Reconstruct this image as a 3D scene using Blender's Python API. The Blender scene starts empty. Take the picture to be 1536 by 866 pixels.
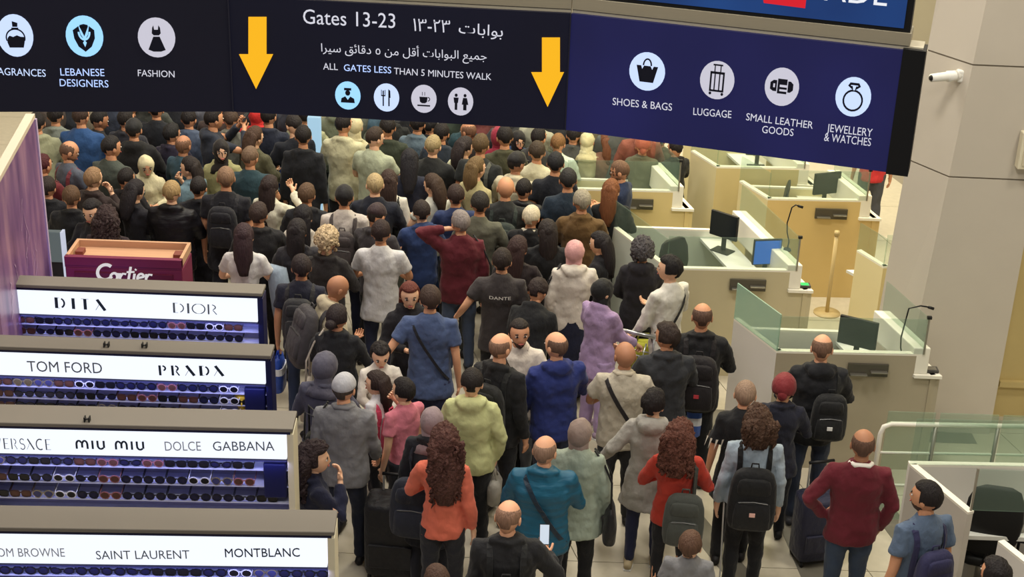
import bpy, bmesh, math, random
from mathutils import Vector, Matrix, noise
from mathutils.bvhtree import BVHTree

# ------------------------------------------------------------------ camera
SC = bpy.context.scene
COL = SC.collection
W, HH, FPX = 1536, 866, 2300.0
PITCH, ROLL, CAMH = math.radians(24.5), math.radians(2.0), 7.3
_f = Vector((0, math.cos(PITCH), -math.sin(PITCH)))
_r0 = Vector((1, 0, 0)); _u0 = _r0.cross(_f)
_r = _r0 * math.cos(ROLL) + _u0 * math.sin(ROLL)
_u = -_r0 * math.sin(ROLL) + _u0 * math.cos(ROLL)
CAM = Vector((0, 0, CAMH))
cd = bpy.data.cameras.new('camera'); cam = bpy.data.objects.new('camera', cd); COL.objects.link(cam)
cam.matrix_world = Matrix(((_r.x, _u.x, -_f.x, 0), (_r.y, _u.y, -_f.y, 0), (_r.z, _u.z, -_f.z, CAMH), (0, 0, 0, 1)))
cd.sensor_width = 36; cd.lens = FPX / W * 36; cd.clip_end = 200
SC.camera = cam
vs = SC.view_settings
vs.view_transform = 'Standard'; vs.look = 'None'; vs.gamma = 1; vs.exposure = -0.08; vs.use_curve_mapping = False

# ------------------------------------------------------------------ world and lights
wd = bpy.data.worlds.new('world'); SC.world = wd; wd.use_nodes = True
wd.node_tree.nodes['Background'].inputs[0].default_value = (.9, .93, 1, 1)
wd.node_tree.nodes['Background'].inputs[1].default_value = 0.15

def area(name, loc, size, power, color=(1, 1, 1), target=None, sy=None, spread=180):
    l = bpy.data.lights.new(name, 'AREA'); l.shape = 'RECTANGLE'; l.size = size; l.size_y = sy or size
    l.energy = power; l.color = color; l.spread = math.radians(spread)
    o = bpy.data.objects.new(name, l); COL.objects.link(o); o.location = loc
    if target is not None:
        o.rotation_euler = (Vector(target) - Vector(loc)).to_track_quat('-Z', 'Y').to_euler()
    return o
for yy in (3.0, 9.0, 15.0, 21.0):
    area('ceiling_lamp_light', (0.5, yy, 10.8), 1.6, 400 if yy > 5 else 230, (1, .95, .83), sy=1.6)
    area('ceiling_lamp_light', (-4.5, yy, 10.8), 1.4, 230, (1, .93, .88), sy=1.4)
    area('ceiling_lamp_light', (6.0, yy, 10.8), 1.4, 300, (1, .93, .78), sy=1.4)
area('booth_lamp_light', (3.2, 16.5, 5.6), 2.6, 190, (1, .85, .38), sy=4.5)
area('booth_lamp_light', (1.2, 20.5, 5.6), 3.0, 180, (1, .89, .46), sy=3.0)
area('shop_lamp_light', (-2.8, 16.0, 5.6), 3.0, 80, (1, .93, .68), sy=5.0)

# ------------------------------------------------------------------ pixel to world helpers (photo is 1536 x 866)
def ray(px, py):
    return (_f * FPX + _r * (px - 768) - _u * (py - 433)).normalized()
def at(px, py, z):
    d = ray(px, py); return CAM + d * ((z - CAMH) / d.z)
def on_plane(px, py, p0, n):
    d = ray(px, py); return CAM + d * ((Vector(p0) - CAM).dot(n) / d.dot(n))
def s2l(c):
    return tuple(((v / 255) / 12.92 if v / 255 <= .04045 else ((v / 255 + .055) / 1.055) ** 2.4) for v in c)

# ------------------------------------------------------------------ materials
MATS = {}
def mat(rgb, rough=.8, kind='plain', metal=0.0, emit=0.0, alpha=None, spec=.3):
    key = (tuple(rgb), rough, kind, metal, emit, alpha)
    if key in MATS: return MATS[key]
    m = bpy.data.materials.new(kind + '_%02x%02x%02x' % tuple(int(v) for v in rgb)); m.use_nodes = True
    nt = m.node_tree; N = nt.nodes; L = nt.links; b = N['Principled BSDF']
    if kind in ('fabric', 'knit', 'denim', 'puff', 'hair', 'curl'):
        gm = sum(rgb) / 3; sf = .86 if kind != 'hair' else .95; rgb = tuple(max(0, (gm + (v - gm) * sf)) * .95 for v in rgb)
    lin = s2l(rgb) + (1,)
    b.inputs['Base Color'].default_value = lin; b.inputs['Roughness'].default_value = rough
    b.inputs['Metallic'].default_value = metal; b.inputs['Specular IOR Level'].default_value = spec
    if emit:
        b.inputs['Emission Color'].default_value = lin; b.inputs['Emission Strength'].default_value = emit; b.inputs['Base Color'].default_value = tuple(v * .12 for v in lin[:3]) + (1,)
    if kind != 'plain':
        tc = N.new('ShaderNodeTexCoord'); mp = N.new('ShaderNodeMapping'); no = N.new('ShaderNodeTexNoise')
        L.new(tc.outputs['Object'], mp.inputs[0]); L.new(mp.outputs[0], no.inputs['Vector'])
        sc_, var, bump, dist = {'fabric': ((1, 1, .6, 17), .14, .65, .026), 'knit': ((1, 1, .7, 18), .12, .55, .022), 'hair': ((1, 1, .10, 90), .75, .9, .012),
                      'curl': ((1, 1, 1, 42), .9, 1.0, .03), 'skin': ((1, 1, 1, 22), .10, .15, .003), 'stone': ((1, 1, 1, 14), .16, .12, .003),
                      'paint': ((1, 1, 1, 3), .05, .05, .002), 'denim': ((1, 1, .5, 18), .28, .6, .02), 'puff': ((.25, .25, 1, 18), .15, .8, .02),
                      'wood': ((1, 8, 8, 3), .2, .1, .002), 'metal': ((1, 1, 20, 5), .08, .05, .001), 'print': ((1, 1, 1, 9), .9, .1, .002)}[kind]
        mp.inputs['Scale'].default_value = sc_[:3]; no.inputs['Scale'].default_value = sc_[3]; no.inputs['Detail'].default_value = 3
        mx = N.new('ShaderNodeMix'); mx.data_type = 'RGBA'
        lo = tuple(v * (1 - var * .55) for v in lin[:3]) + (1,); hi = tuple(min(1, v * (1 + var) + .004 * var) for v in lin[:3]) + (1,)
        mx.inputs[6].default_value = lo; mx.inputs[7].default_value = hi
        L.new(no.outputs['Fac'], mx.inputs[0]); L.new(mx.outputs[2], b.inputs['Base Color'])
        bp = N.new('ShaderNodeBump'); bp.inputs['Strength'].default_value = bump; bp.inputs['Distance'].default_value = dist
        L.new(no.outputs['Fac'], bp.inputs['Height']); L.new(bp.outputs[0], b.inputs['Normal'])
        if kind in ('fabric', 'knit', 'denim'):
            b.inputs['Sheen Weight'].default_value = .08
    if alpha is not None:
        b.inputs['Alpha'].default_value = alpha
    MATS[key] = m; return m
def glass(rgb=(200, 225, 210), a=.22, rough=.05):
    key = ('glass', rgb, a)
    if key in MATS: return MATS[key]
    m = bpy.data.materials.new('glass'); m.use_nodes = True; nt = m.node_tree; N = nt.nodes; L = nt.links
    for n in list(N):
        if n.type != 'OUTPUT_MATERIAL': N.remove(n)
    t = N.new('ShaderNodeBsdfTransparent'); g = N.new('ShaderNodeBsdfPrincipled'); x = N.new('ShaderNodeMixShader')
    t.inputs[0].default_value = tuple(.75 + .25 * v for v in s2l(rgb)) + (1,)
    g.inputs['Base Color'].default_value = s2l(rgb) + (1,); g.inputs['Roughness'].default_value = rough
    x.inputs[0].default_value = a
    L.new(t.outputs[0], x.inputs[1]); L.new(g.outputs[0], x.inputs[2]); L.new(x.outputs[0], N['Material Output'].inputs[0])
    MATS[key] = m; return m

# ------------------------------------------------------------------ mesh builder
class MB:
    def __init__(s): s.v = []; s.f = []; s.m = []; s.mi = 0
    def add(s, vs, fs):
        o = len(s.v); s.v += [tuple(p) for p in vs]; s.f += [tuple(i + o for i in f) for f in fs]; s.m += [s.mi] * len(fs)
    def box(s, a, b, bev=0.0):
        x0, y0, z0 = a; x1, y1, z1 = b
        s.hexa([(x0, y0, z0), (x1, y0, z0), (x1, y1, z0), (x0, y1, z0), (x0, y0, z1), (x1, y0, z1), (x1, y1, z1), (x0, y1, z1)])
    def hexa(s, p):
        s.add(p, [(0, 3, 2, 1), (4, 5, 6, 7), (0, 1, 5, 4), (1, 2, 6, 5), (2, 3, 7, 6), (3, 0, 4, 7)])
    def slab(s, p, q, z0, z1, th, side=1):
        """upright panel from ground point p to q"""
        p = Vector(p[:2]); q = Vector(q[:2]); d = (q - p).normalized(); n = Vector((-d.y, d.x)) * th * side
        c = [p, q, q + n, p + n]
        if side < 0: c = [p + n, q + n, q, p]
        s.hexa([(a.x, a.y, z0) for a in c] + [(a.x, a.y, z1) for a in c])
    def loft(s, cs, rx, ry, seg=14, side=(1, 0, 0), cap=True, pw=1.0):
        """elliptical rings along the centres cs; side keeps the x axis of the section"""
        n = len(cs); cs = [Vector(c) for c in cs]; sd = Vector(side); vs = []; 
        for i, c in enumerate(cs):
            t = (cs[min(i + 1, n - 1)] - cs[max(i - 1, 0)]).normalized()
            x = (sd - t * sd.dot(t))
            if x.length < 1e-3: x = Vector((0, 1, 0)) - t * t.y
            x.normalize(); y = t.cross(x)
            for k in range(seg):
                a = 2 * math.pi * k / seg; ca, sa = math.cos(a), math.sin(a)
                if pw != 1: ca = math.copysign(abs(ca) ** pw, ca); sa = math.copysign(abs(sa) ** pw, sa)
                vs.append(c + x * (rx[i] * ca) + y * (ry[i] * sa))
        fs = [(i * seg + k, i * seg + (k + 1) % seg, (i + 1) * seg + (k + 1) % seg, (i + 1) * seg + k) for i in range(n - 1) for k in range(seg)]
        if cap:
            fs.append(tuple(range(seg - 1, -1, -1))); fs.append(tuple((n - 1) * seg + k for k in range(seg)))
        s.add(vs, fs)
    def tube(s, pts, r, seg=8, side=(1, 0, 0), cap=True):
        rr = r if isinstance(r, (list, tuple)) else [r] * len(pts)
        s.loft(pts, rr, rr, seg, side, cap)
    def band(s, pts, w, th, nrm, closed=False):
        """flat strap: pts with outward normals nrm; width axis w vectors"""
        n = len(pts); vs = []
        for i in range(n):
            a = pts[(i - 1) % n] if closed or i > 0 else pts[0]; b = pts[(i + 1) % n] if closed or i < n - 1 else pts[-1]
            t = (b - a).normalized(); x = t.cross(nrm[i]).normalized() * w / 2; y = nrm[i] * th
            vs += [pts[i] - x, pts[i] + x, pts[i] + x + y, pts[i] - x + y]
        m = n if closed else n - 1
        fs = []
        for i in range(m):
            j = (i + 1) % n
            for k in range(4):
                l = (k + 1) % 4; fs.append((i * 4 + k, j * 4 + k, j * 4 + l, i * 4 + l))
        if not closed: fs += [(0, 1, 2, 3), ((n - 1) * 4 + 3, (n - 1) * 4 + 2, (n - 1) * 4 + 1, (n - 1) * 4)]
        s.add(vs, fs)
    def ell(s, c, r, seg=12, rings=8, fn=None, rot=None):
        c = Vector(c); vs = []; fs = []
        for i in range(rings + 1):
            th = math.pi * i / rings
            for k in range(seg):
                ph = 2 * math.pi * k / seg
                d = Vector((math.sin(th) * math.cos(ph), math.sin(th) * math.sin(ph), math.cos(th)))
                p = fn(d) if fn else Vector((d.x * r[0], d.y * r[1], d.z * r[2]))
                if rot: p = rot @ p
                vs.append(c + p)
        for i in range(rings):
            for k in range(seg):
                fs.append((i * seg + k, (i + 1) * seg + k, (i + 1) * seg + (k + 1) % seg, i * seg + (k + 1) % seg))
        s.add(vs, fs)
    def prism(s, poly, frame, d0, d1):
        """poly (u,v) list on frame(u,v,d)"""
        n = len(poly); vs = [frame(u, v, d0) for u, v in poly] + [frame(u, v, d1) for u, v in poly]
        s.add(vs, [tuple(range(n)), tuple(range(2 * n - 1, n - 1, -1))] + [(i, i + n, (i + 1) % n + n, (i + 1) % n) for i in range(n)])
    def mesh(s, name, mats, smooth=False):
        me = bpy.data.meshes.new(name); me.from_pydata(s.v, [], s.f)
        for m in (mats if isinstance(mats, (list, tuple)) else [mats]): me.materials.append(m)
        if max(s.m, default=0): me.polygons.foreach_set('material_index', s.m)
        if smooth: me.polygons.foreach_set('use_smooth', [True] * len(s.f))
        me.update(); return me
def fix(me):
    bm = bmesh.new(); bm.from_mesh(me); bmesh.ops.remove_doubles(bm, verts=bm.verts, dist=1e-5)
    bmesh.ops.recalc_face_normals(bm, faces=bm.faces); bm.to_mesh(me); bm.free(); return me
def obj(name, mb, m, parent=None, smooth=False, bevel=0, clean=False):
    me = mb.mesh(name, m, smooth) if isinstance(mb, MB) else mb
    if clean: fix(me)
    o = bpy.data.objects.new(name, me); COL.objects.link(o)
    if parent: o.parent = parent
    if bevel:
        b = o.modifiers.new('bevel', 'BEVEL'); b.width = bevel; b.segments = 2; b.limit_method = 'ANGLE'
    return o
def tag(o, label=None, cat=None, group=None, kind=None):
    if label: o['label'] = label
    if cat: o['category'] = cat
    if group: o['group'] = group
    if kind: o['kind'] = kind
    return o
def thing(name, label, cat, loc=(0, 0, 0), rz=0, group=None):
    o = bpy.data.objects.new(name, None); COL.objects.link(o); o.location = loc; o.rotation_euler = (0, 0, rz)
    o.empty_display_size = .1; return tag(o, label, cat, group)
def copy_tree(o, parent=None):
    c = o.copy(); COL.objects.link(c); c.parent = parent
    for ch in list(o.children): copy_tree(ch, c)
    return c
def part(name, parent, m, fn, **k):
    """part in world coordinates of an unrotated parent"""
    mb = MB(); fn(mb); o = obj(name, mb, m, parent, **k)
    return o

# text and flat marks placed on a plane
class Plane:
    def __init__(s, p0, ux, uy): s.p = Vector(p0); s.x = Vector(ux).normalized(); s.y = Vector(uy).normalized(); s.n = s.x.cross(s.y)
    def px(s, x, y): return on_plane(x, y, s.p, s.n)
def text_mesh(body, extr=.0):
    c = bpy.data.curves.new('lettering', 'FONT'); c.body = body; c.extrude = extr; c.resolution_u = 3
    o = bpy.data.objects.new('t', c); COL.objects.link(o)
    me = bpy.data.meshes.new_from_object(o.evaluated_get(bpy.context.evaluated_depsgraph_get()))
    bpy.data.objects.remove(o); return me
def text_px(body, a, b, cap, pl, m, parent, bold=0.0, name='lettering', off=.004, mesh=None):
    """lettering whose ink runs from pixel a to pixel b (baseline) with cap height in pixels"""
    A = pl.px(*a); B = pl.px(*b); C = pl.px(a[0], a[1] - cap)
    me = mesh or text_mesh(body)
    xs = [v.co.x for v in me.vertices]; x0, x1 = min(xs), max(xs)
    w = (B - A).length; ex = (B - A).normalized(); ey = pl.n.cross(ex); hgt = (C - A).dot(ey)
    sx = w / (x1 - x0); sy = hgt / .70
    for v in me.vertices:
        p = A + ex * ((v.co.x - x0) * sx) + ey * (v.co.y * sy) + pl.n * (off + v.co.z)
        v.co = p
    me.materials.clear(); me.materials.append(m)
    o = bpy.data.objects.new(name, me); COL.objects.link(o)
    if parent:
        o.parent = parent; o.matrix_parent_inverse = Matrix.Identity(4)
        me.transform(Matrix.Translation(-parent.location))
    if bold:
        s = o.modifiers.new('bold', 'SOLIDIFY'); s.thickness = .004
    return o
def stroke_mesh(glyphs, word, gap=.18):
    """simple stroke letters: glyphs[ch] = (advance, [ (halfwidth, [(x,y)..]) ])"""
    mb = MB(); x = 0
    for ch in word:
        if ch == ' ': x += .5; continue
        adv, strokes = glyphs[ch]
        for hw, pts in strokes:
            P = [Vector((p[0] + x, p[1], 0)) for p in pts]; L = []; R = []
            for i, p in enumerate(P):
                t = (P[min(i + 1, len(P) - 1)] - P[max(i - 1, 0)]).normalized(); n = Vector((-t.y, t.x, 0)) * hw
                L.append(p + n); R.append(p - n)
            n = len(P); mb.add(L + R, [(i, i + n, i + n + 1, i + 1) for i in range(n - 1)])
        x += adv + gap
    return mb.mesh('lettering', [])
def arc(cx, cy, rx, ry, a0, a1, n=10):
    return [(cx + rx * math.cos(math.radians(a0 + (a1 - a0) * i / n)), cy + ry * math.sin(math.radians(a0 + (a1 - a0) * i / n))) for i in range(n + 1)]
# ================================================================== the hall
SK = Vector((-.268, 1.0, 0)).normalized()       # the direction the aisle runs in
cream = mat((190, 182, 164), .35, 'stone'); dark = mat((112, 108, 98), .4, 'stone'); grout = mat((140, 132, 118), .7)
fl = MB(); fl.box((-9, 4, -.2), (12, 27, -.012)); floor = tag(obj('floor', fl, grout), kind='structure')
def tile_at(i, j): return Vector((-3.2, 7.0, 0)) + Vector((1, 0, 0)) * (i * 1.2) + SK * (j * 1.25)
tm = MB(); g = .004
c = [Vector((g, 0, 0)) + SK * g, Vector((1.2 - g, 0, 0)) + SK * g, Vector((1.2 - g, 0, 0)) + SK * (1.25 - g), Vector((g, 0, 0)) + SK * (1.25 - g)]
tm.hexa([(p.x, p.y, -.011) for p in c] + [(p.x, p.y, 0) for p in c])
tmesh = {0: tm.mesh('tile', cream), 1: tm.mesh('tile', dark)}
for j in range(13):
    for i in range(-1, 10):
        p = tile_at(i, j)
        o = bpy.data.objects.new('tile', tmesh[0]); COL.objects.link(o); o.parent = floor; o.location = p
# grey inlaid bands that cross the pale floor
bd = MB()
def strip(a, b, w):
    a = Vector(a + (0,)); b = Vector(b + (0,)); n = Vector((-(b - a).y, (b - a).x, 0)).normalized() * w
    q = [a, b, b + n, a + n]; bd.hexa([(p.x, p.y, .0005) for p in q] + [(p.x, p.y, .003) for p in q])
for A, B, w in [((1168, 690), (1250, 870), -.26), ((1310, 722), (1420, 866), -.22), ((1020, 780), (1100, 880), .22), ((930, 560), (1010, 700), .2), ((560, 420), (520, 540), .2)]:
    a = at(*A, 0); b = at(*B, 0); strip((a.x, a.y), (b.x, b.y), w)
a = at(1060, 660, 0); strip((a.x - .2, a.y + .1), (a.x + 2.6, a.y + .1), .5)
tag(obj('floor_band', bd, dark, floor))
wl = mat((190, 182, 160), .8, 'paint')
for nm, a, b in [('wall_back', (-9, 27, 0), (12, 27.2, 11.2)), ('wall_left', (-9.2, 0, 0), (-9, 27, 11.2)), ('wall_right', (12, 0, 0), (12.2, 27, 11.2)), ('ceiling', (-9, 0, 11.1), (12, 27, 11.3))]:
    m_ = MB(); m_.box(a, b); tag(obj(nm, m_, wl), kind='structure')

# ---- the great tapering column
colm = mat((196, 188, 176), .6, 'paint'); seam = mat((120, 112, 100), .8)
cr = thing('column', 'massive pale faceted column beside the passport booths, tapering upwards', 'column', (3.9, 13.4, 0))
B0 = at(1400, 650, 0); B1 = at(1483, 655, 0)
base = [Vector((3.52, 13.46, 0)), Vector((3.76, 13.02, 0)), Vector((4.67, 13.0, 0)), Vector((4.85, 13.9, 0)), Vector((3.9, 14.2, 0))]
def top_of(p, z, edge):  # each edge leans inwards by its own amount
    return Vector((p.x + edge * z, p.y, z))
lean = [.035, .05, .0, .0, .0]
zs = [0, 0]
s1 = 2.62; s2 = 3.66
for z0, z1 in [(0, s1 - .008), (s1 + .008, s2 - .008), (s2 + .008, 11.1)]:
    m_ = MB(); lo = [top_of(p, z0, e) for p, e in zip(base, lean)]; hi = [top_of(p, z1, e) for p, e in zip(base, lean)]
    for q in (lo, hi):
        pass
    n = 5; m_.add([tuple(p - cr.location) for p in lo + hi], [tuple(range(n - 1, -1, -1)), tuple(range(n, 2 * n))] + [(i, (i + 1) % n, (i + 1) % n + n, i + n) for i in range(n)])
    obj('cladding_panel', m_, colm, cr, clean=True)
for z in (s1, s2):
    m_ = MB(); q = [top_of(p, z, e) for p, e in zip(base, lean)]; cc = sum(q, Vector()) / 5; q = [p + (cc - p) * .012 for p in q]
    m_.add([tuple(p - cr.location + Vector((0, 0, -.012))) for p in q] + [tuple(p - cr.location + Vector((0, 0, .012))) for p in q], [tuple(range(n - 1, -1, -1)), tuple(range(n, 2 * n))] + [(i, (i + 1) % n, (i + 1) % n + n, i + n) for i in range(n)])
    obj('joint', m_, seam, cr)
# security camera on the column
pl_face = Plane(top_of(base[1], 4, .05), (base[1] - base[0]), (0, 0, 1))
pc = pl_face.px(1443, 113)
white = mat((232, 230, 224), .4); black = mat((18, 18, 20), .5)
sc_ = thing('security_camera', 'white security camera on an arm from the big column', 'camera', tuple(pc))
nrm = pl_face.n if pl_face.n.y < 0 else -pl_face.n
def to_loc(m_, o): 
    m_.v = [tuple(Vector(p) - o.location) for p in m_.v]; return m_
m_ = MB(); m_.box(pc - Vector((.05, .05, .055)), pc + Vector((.05, .05, .055))); obj('wall_bracket', to_loc(m_, sc_), white, sc_, bevel=.015)
e1 = pc + Vector((-.14, -.05, .0)); e2 = pc + Vector((-.30, -.12, -.0))
m_ = MB(); m_.tube([pc, e1], [.045, .05], 12, (0, 0, 1)); obj('arm', to_loc(m_, sc_), white, sc_, True)
m_ = MB(); m_.tube([pc + Vector((-.06, -.02, .0)), e1, e2], [.05, .042, .036], 12, (0, 0, 1)); obj('housing', to_loc(m_, sc_), white, sc_, True)
m_ = MB(); m_.tube([e2, e2 + Vector((-.012, -.004, 0))], [.028, .02], 12, (0, 0, 1)); obj('lens', to_loc(m_, sc_), black, sc_, True)

# ---- right background beyond the column
bw = thing('partition_screen', 'yellowish partition panels behind the big column at the right edge', 'partition', (5.6, 13.6, 0))
yb = mat((206, 186, 130), .6, 'paint'); gw = mat((200, 196, 190), .6, 'paint')
m_ = MB(); q = at(1512, 640, 0) - bw.location; m_.box((q.x - .1, q.y + .2, 0), (q.x + .22, q.y + .35, 3.4)); obj('panel', m_, yb, bw)
m_ = MB(); m_.box((q.x + .25, q.y - .2, 0), (q.x + 1.8, q.y + .0, 1.7)); obj('panel', m_, gw, bw)
m_ = MB(); m_.box((q.x - .1, q.y + .15, .35), (q.x + .25, q.y + .2, .41)); obj('ledge', m_, yb, bw)
m_ = MB(); m_.box((q.x + .24, q.y + 1.2, .0), (q.x + .5, q.y + 1.3, 3.9)); obj('gap_shade_strip', m_, mat((60, 30, 24), .7), bw)  # solid strip, its dark brown stands in for the shade of a gap
m_ = MB(); m_.box((q.x + .5, q.y + 1.2, 0), (q.x + 3.5, q.y + 1.4, 6.5)); obj('panel', m_, gw, bw)
k_ = on_plane(1535, 225, Vector((0, 12.95, 0)), Vector((0, 1, 0)))
wb = thing('wall_box', 'small pale box fitting on the right flank of the big column', 'fixture', tuple(k_))
m_ = MB(); m_.box((-.04, -.05, -.17), (.3, .05, .17)); obj('cover', m_, mat((222, 214, 190), .5), wb, bevel=.01)
m_ = MB(); m_.box((-.01, -.06, -.13), (.27, -.05, .13)); obj('door', m_, mat((205, 196, 172), .5), wb)

# ================================================================== overhead signs
navy = mat((13, 14, 30), .35, 'plain'); 
def screen_mat(name, c0, c1, s=1.0, e=1.0):
    m = bpy.data.materials.new(name); m.use_nodes = True; nt = m.node_tree; N = nt.nodes; L = nt.links; b = N['Principled BSDF']
    tc = N.new('ShaderNodeTexCoord'); no = N.new('ShaderNodeTexNoise'); no.inputs['Scale'].default_value = s
    mx = N.new('ShaderNodeMix'); mx.data_type = 'RGBA'; mx.inputs[6].default_value = s2l(c0) + (1,); mx.inputs[7].default_value = s2l(c1) + (1,)
    L.new(tc.outputs['Object'], no.inputs['Vector']); L.new(no.outputs['Fac'], mx.inputs[0]); L.new(mx.outputs[2], b.inputs['Emission Color'])
    b.inputs['Base Color'].default_value = (.01, .01, .015, 1); b.inputs['Emission Strength'].default_value = e; b.inputs['Roughness'].default_value = .5; b.inputs['Specular IOR Level'].default_value = .15
    return m
ZB = 4.1; ZT = 4.872
PB = [at(-60, 168, ZB), at(350, 167.5, ZB), at(848, 195, ZB), at(1357, 262, ZB)]
PB[0] = PB[1] + (PB[0] - PB[1]) * 1.05
sign = thing('hanging_sign', 'long dark illuminated wayfinding sign with yellow arrows hanging above the crowd', 'sign', tuple((PB[1] + PB[2]) / 2))
SO = sign.location.copy()
scr = [screen_mat('sign_screen_left', (6, 6, 14), (12, 11, 24), .8), screen_mat('sign_screen_mid', (4, 5, 16), (10, 11, 30), .8), screen_mat('sign_screen_right', (14, 16, 50), (32, 32, 88), 1.1)]
planes = []
for k in range(3):
    a, b = PB[k], PB[k + 1]; m_ = MB()
    m_.slab(a, b, ZB, ZT, .16, 1); obj('screen_panel', to_loc(m_, sign), [scr[k]], sign)
    planes.append(Plane(a, Vector((b.x - a.x, b.y - a.y, 0)), (0, 0, 1)))
d = (PB[3] - PB[2]).normalized(); pk = planes[2].px(1343, 262); 
m_ = MB(); a = planes[2].px(1330, 250); a.z = 0; e_ = PB[3] - planes[2].n * -.004
m_.slab(a + planes[2].n * .006, PB[3] + d * .02 + planes[2].n * .006, ZB - .01, ZT + .01, .17, 1); obj('end_cap', to_loc(m_, sign), black, sign)
for k in (1, 2):
    p = PB[k] + planes[k].n * .003; m_ = MB(); m_.box((p.x - .004, p.y - .006, ZB), (p.x + .004, p.y + .01, ZT)); obj('seam', to_loc(m_, sign), mat((34, 34, 48), .5), sign)
# the pale rail above the sign and the upper screen
rail = mat((150, 142, 124), .45, 'metal')
m_ = MB()
for k in range(3): m_.slab(PB[k] - planes[k].n * .03, PB[k + 1] - planes[k].n * .03, ZT, ZT + .02, .16, 1)
obj('top_rail', to_loc(m_, sign), mat((200, 192, 172), .45), sign)
up = thing('upper_screen', 'blue advertising screen above the wayfinding sign, cut off by the frame', 'screen', tuple((PB[1] + PB[2]) / 2 + Vector((0, .1, 1))))
m_ = MB(); UN = [planes[k].n for k in range(3)]
for k in range(3): m_.slab(PB[k] - UN[k] * .02, PB[k + 1] - UN[k] * .02 - (d * .08 if k == 2 else Vector()), ZT + .025, ZT + .10, .2, 1)
obj('lower_rail', to_loc(m_, up), rail, up)
m_ = MB()
for k in range(3): m_.slab(PB[k] - UN[k] * .035, PB[k + 1] - UN[k] * .035 - (d * .09 if k == 2 else Vector()), ZT + .10, ZT + 1.3, .15, 1)
obj('casing', to_loc(m_, up), black, up)
upm = screen_mat('upper_screen', (14, 34, 84), (30, 76, 140), 1.4, 1.0)
m_ = MB(); a, b = PB[2] - UN[2] * .03, PB[3] - UN[2] * .03 - d * .13
m_.slab(a, b, ZT + .125, ZT + 1.3, .02, 1); m_.slab(PB[1] - UN[1] * .03, PB[2] - UN[1] * .03, ZT + .125, ZT + 1.3, .02, 1); obj('screen_face', to_loc(m_, up), upm, up)
upl = Plane(a, d, (0, 0, 1)); 
def rect_px(pl, pts, m, parent, name, off=.006, th=.003):
    P = [pl.px(*p) for p in pts]; m_ = MB(); lo = [p + pl.n * off for p in P]; hi = [p + pl.n * (off + th) for p in P]
    m_.add([tuple(p - parent.location) for p in lo + hi], [(0, 1, 2, 3), (7, 6, 5, 4), (0, 4, 5, 1), (1, 5, 6, 2), (2, 6, 7, 3), (3, 7, 4, 0)]); return obj(name, m_, m, parent, clean=True)
rect_px(upl, [(1140, -30), (1212, -22), (1208, 12), (1146, 4)], mat((214, 30, 44), .5, emit=1.0), up, 'red_tile')
wtxt = mat((235, 238, 245), .5, emit=1.0)
text_px('ADE', (1236, 0), (1330, 9), 34, upl, wtxt, up)

# ---- marks on the sign
lit = mat((196, 214, 250), .5, emit=1.15); litg = mat((202, 200, 214), .5, emit=1.0); litb = mat((150, 205, 246), .5, emit=1.25)
ink = mat((14, 16, 34), .5); yel = mat((250, 184, 30), .5, emit=1.0); txt = mat((214, 214, 226), .5, emit=1.0); txtb = mat((176, 200, 255), .5, emit=1.3)
def frame_px(pl, cx, cy, r):
    """unit frame with origin at the pixel, u/v in radii"""
    C = pl.px(cx, cy); R = (pl.px(cx, cy - r) - C).length
    return lambda u, v, dd: C + pl.x * (u * R) + pl.y * (v * R) + pl.n * dd - SO
def circ(n=28, r=1, cx=0, cy=0, a0=0, a1=360): return [(cx + r * math.cos(math.radians(a0 + (a1 - a0) * i / n)), cy + r * math.sin(math.radians(a0 + (a1 - a0) * i / n))) for i in range(n)]
def icon(pl, cx, cy, r, rx, disc, dark_polys, light_polys=()):
    C = pl.px(cx, cy); RX = (pl.px(cx + rx, cy) - C).dot(pl.x); RY = (pl.px(cx, cy - r) - C).dot(pl.y)
    fr = lambda u, v, dd: C + pl.x * (u * RX) + pl.y * (v * RY) + pl.n * dd - SO
    m_ = MB(); m_.prism(circ(), fr, .003, .008); dsc = obj('icon_disc', m_, disc, sign, clean=True)
    m_ = MB()
    for p in dark_polys: m_.prism(p, fr, .0085, .011)
    obj('pictogram', m_, ink, dsc, clean=True)
    if light_polys:
        m_ = MB()
        for p in light_polys: m_.prism(p, fr, .0115, .013)
        obj('pictogram_highlight', m_, disc, dsc, clean=True)
def ringp(cx, cy, rx, ry, w, a0=0, a1=360, n=20):
    o_ = []
    for i in range(n):
        b0 = math.radians(a0 + (a1 - a0) * i / n); b1 = math.radians(a0 + (a1 - a0) * (i + 1) / n)
        o_.append([(cx + rx * math.cos(b0), cy + ry * math.sin(b0)), (cx + rx * math.cos(b1), cy + ry * math.sin(b1)), (cx + (rx - w) * math.cos(b1), cy + (ry - w) * math.sin(b1)), (cx + (rx - w) * math.cos(b0), cy + (ry - w) * math.sin(b0))])
    return o_
R_ = lambda x0, y0, x1, y1: [(x0, y0), (x1, y0), (x1, y1), (x0, y1)]
p0, p1, p2 = planes
icon(p0, 23, 53, 32, 27, lit, [[(-.42, -.1), (-.3, .0), (-.12, -.06), (.1, .02), (.3, -.05), (.5, -.06), (.5, -.3), (.42, -.56), (-.36, -.56), (-.46, -.3)], R_(-.16, .3, .22, .38), [(-.1, .42), (.18, .42), (.2, .6), (-.1, .68)]] + ringp(.02, -.1, .55, .45, .07, -20, 200))
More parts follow.
